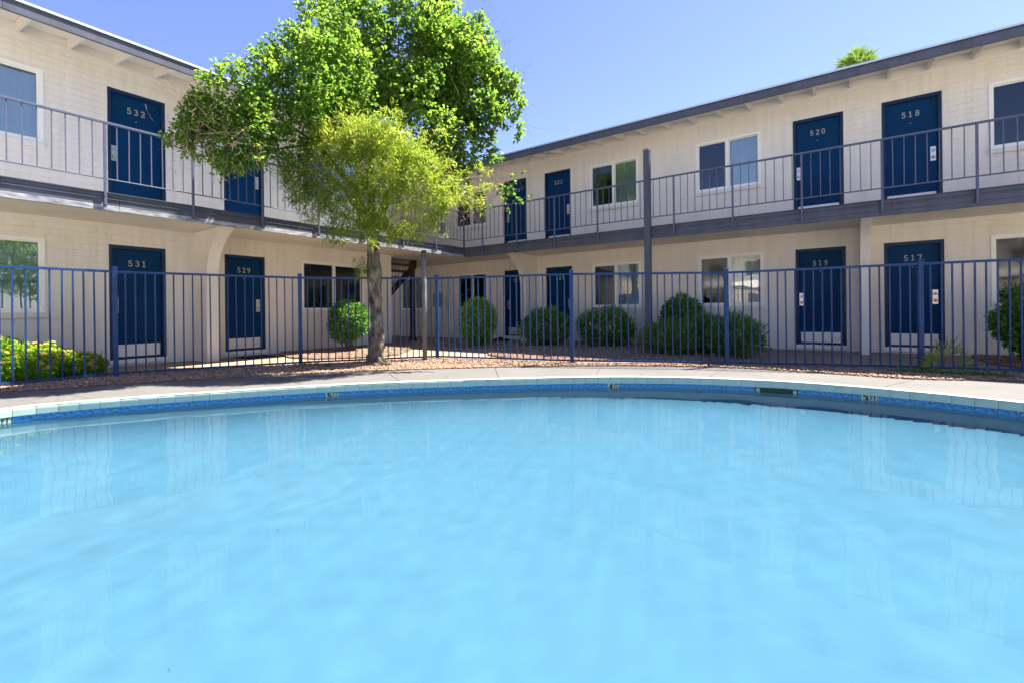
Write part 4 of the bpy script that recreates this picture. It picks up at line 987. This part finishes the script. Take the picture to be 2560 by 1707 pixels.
for (cx, cy, n) in [(760,80,8),(1230,110,14),(1280,190,10),(1290,300,12),(1200,60,10)]:
    for _ in range(n):
        q = px(cx+random.gauss(0, 22), cy+random.gauss(0, 18), random.gauss(0, .3)); twig(q, rnd()*.6+(q-px(900,300,0)).normalized(), random.uniform(.25, .45), .0028, .8)
for (cx, cy, n) in [(530,215,10),(640,150,8),(475,255,6),(470,340,14)]:
    for _ in range(n):
        q = px(cx+random.gauss(0, 22), cy+random.gauss(0, 18), -2+random.gauss(0, .2)); twig(q, rnd()*.6-RGT*.5, random.uniform(.12, .24), .0022, .9)
tw = mb.build('dry_twigs', M['twig'], TREE)
# a few fallen leaves on the deck and one twig afloat
for (x, y), lab in (((8.45,-5.62), 'tiny dry fallen leaf on the deck above the 4 ft marker'), ((6.2,-7.25), 'tiny dry fallen leaf on the deck below the steel pole')):
    mb = MB(); a = random.uniform(0, 6.28); u = Vector((math.cos(a), math.sin(a), 0))*.022; v = Vector((-u.y, u.x, 0))*.5; c = Vector((x, y, .003))
    mb.v = [tuple(c-u), tuple(c+v+Vector((0, 0, .008))), tuple(c+u+Vector((0, 0, .004))), tuple(c-v+Vector((0, 0, .006)))]; mb.f = [(0, 1, 2), (0, 2, 3)]
    o = mb.build('fallen_leaf', M['twig']); tag(o, lab, 'leaf')
Xl, Zl = 688-1280, 775.79-1319; c = CAM+(RGT*Xl+FWD*FPX+Vector((0, 0, Zl)))*((CAM.z-WATER_Z)/-Zl)
mb = MB(); mb.tube([c-Vector((.012, -.004, -.004)), c+Vector((.0, .002, .004)), c+Vector((.012, -.006, .004))], [.0008, .0012, .0008], 5); o = mb.build('twig', M['black'])
tag(o, 'tiny dark twig floating on the pool water', 'twig')

for k, (x, y, r) in enumerate([(25, -6, 2.6), (27, -12, 3.0), (25.5, -1, 2.4)]):
    T = empty('tree', ('middle-sized', 'largest', 'smallest')[k]+' leafy tree east of the courtyard, seen only in window reflections', 'tree', 'trees east of the courtyard')
    mb = MB(); mb.tube([(x, y, -.05), (x+.1, y, 1.6), (x, y+.1, 3.2)], [.2, .16, .1], 9); mb.build('trunk', M['limb'], T, True)
    p, d = blob(5000, (x, y, 4.0), (r, r, 2.3), .4, .2, 90+k); leaves('crown', p, d+rng.normal(0, .7, p.shape), rng.uniform(.15, .28, len(p)), rng.uniform(.09, .16, len(p)), M['leaf'], T, rng.uniform(0, 1, len(p)))
# ------------------------------------------------------------------ the wing across the courtyard, behind the viewer; its windows' reflections show it
OW = empty('apartment_building', 'wing across the pool behind the viewer, seen only as window reflections', 'building'); yo = -33.0
mb = MB(); mb.box(-14, 34, yo-8, yo, -.05, 5.5); mb.build('wall', M['plaster'], OW)
mb = MB(); mb.prism([(-14.5, yo+1.05, 5.42), (-14.5, yo-4, 6.3), (-14.5, yo-9, 5.42), (-14.5, yo-9, 5.52), (-14.5, yo-4, 6.4), (-14.5, yo+1.05, 5.52)], (49, 0, 0)); mb.build('roof', M['shingle'], OW)
mb = MB(); mb.box(-14.5, 34.5, yo+1.055, yo+1.09, 5.30, 5.52); mb.build('eave_board', M['grey'], OW)
mb = MB(); mb.box(-14, 34, yo+.001, yo+1.7, 2.57, 2.74); mb.build('balcony_slab', M['soffit'], OW)
mb = MB(); mb.box(-14, 34, yo+1.701, yo+1.74, 2.50, 2.77); mb.build('fascia_board', M['grey'], OW)
mb = MB(); mb.box(-14, 34, yo+1.75, yo+1.79, 3.79, 3.82); rl = mb.build('top_rail', M['rail'], OW)
for i in range(120):
    xx = -13.9+i*.4; mb = MB(); mb.box(xx-.008, xx+.008, yo+1.762, yo+1.778, 2.6, 3.79); mb.build('baluster', M['rail'], rl)
for k in range(6):
    for zb_ in (0, 2.8):
        x_ = -12+k*8
        for dx in (1.9, 3.5):
            mb = MB(); mb.box(x_+dx, x_+dx+.9, yo+.001, yo+.02, zb_+.1, zb_+2.2); mb.build('door', M['door'], OW)
        for dx in (0, 5):
            mb = MB(); mb.box(x_+dx, x_+dx+1.42, yo+.001, yo+.03, zb_+.97, zb_+2.2); wf = mb.build('window', M['cream'], OW)
            mb = MB(); mb.box(x_+dx+.06, x_+dx+1.36, yo+.031, yo+.034, zb_+1.03, zb_+2.14); mb.build('pane', M['room'], wf)
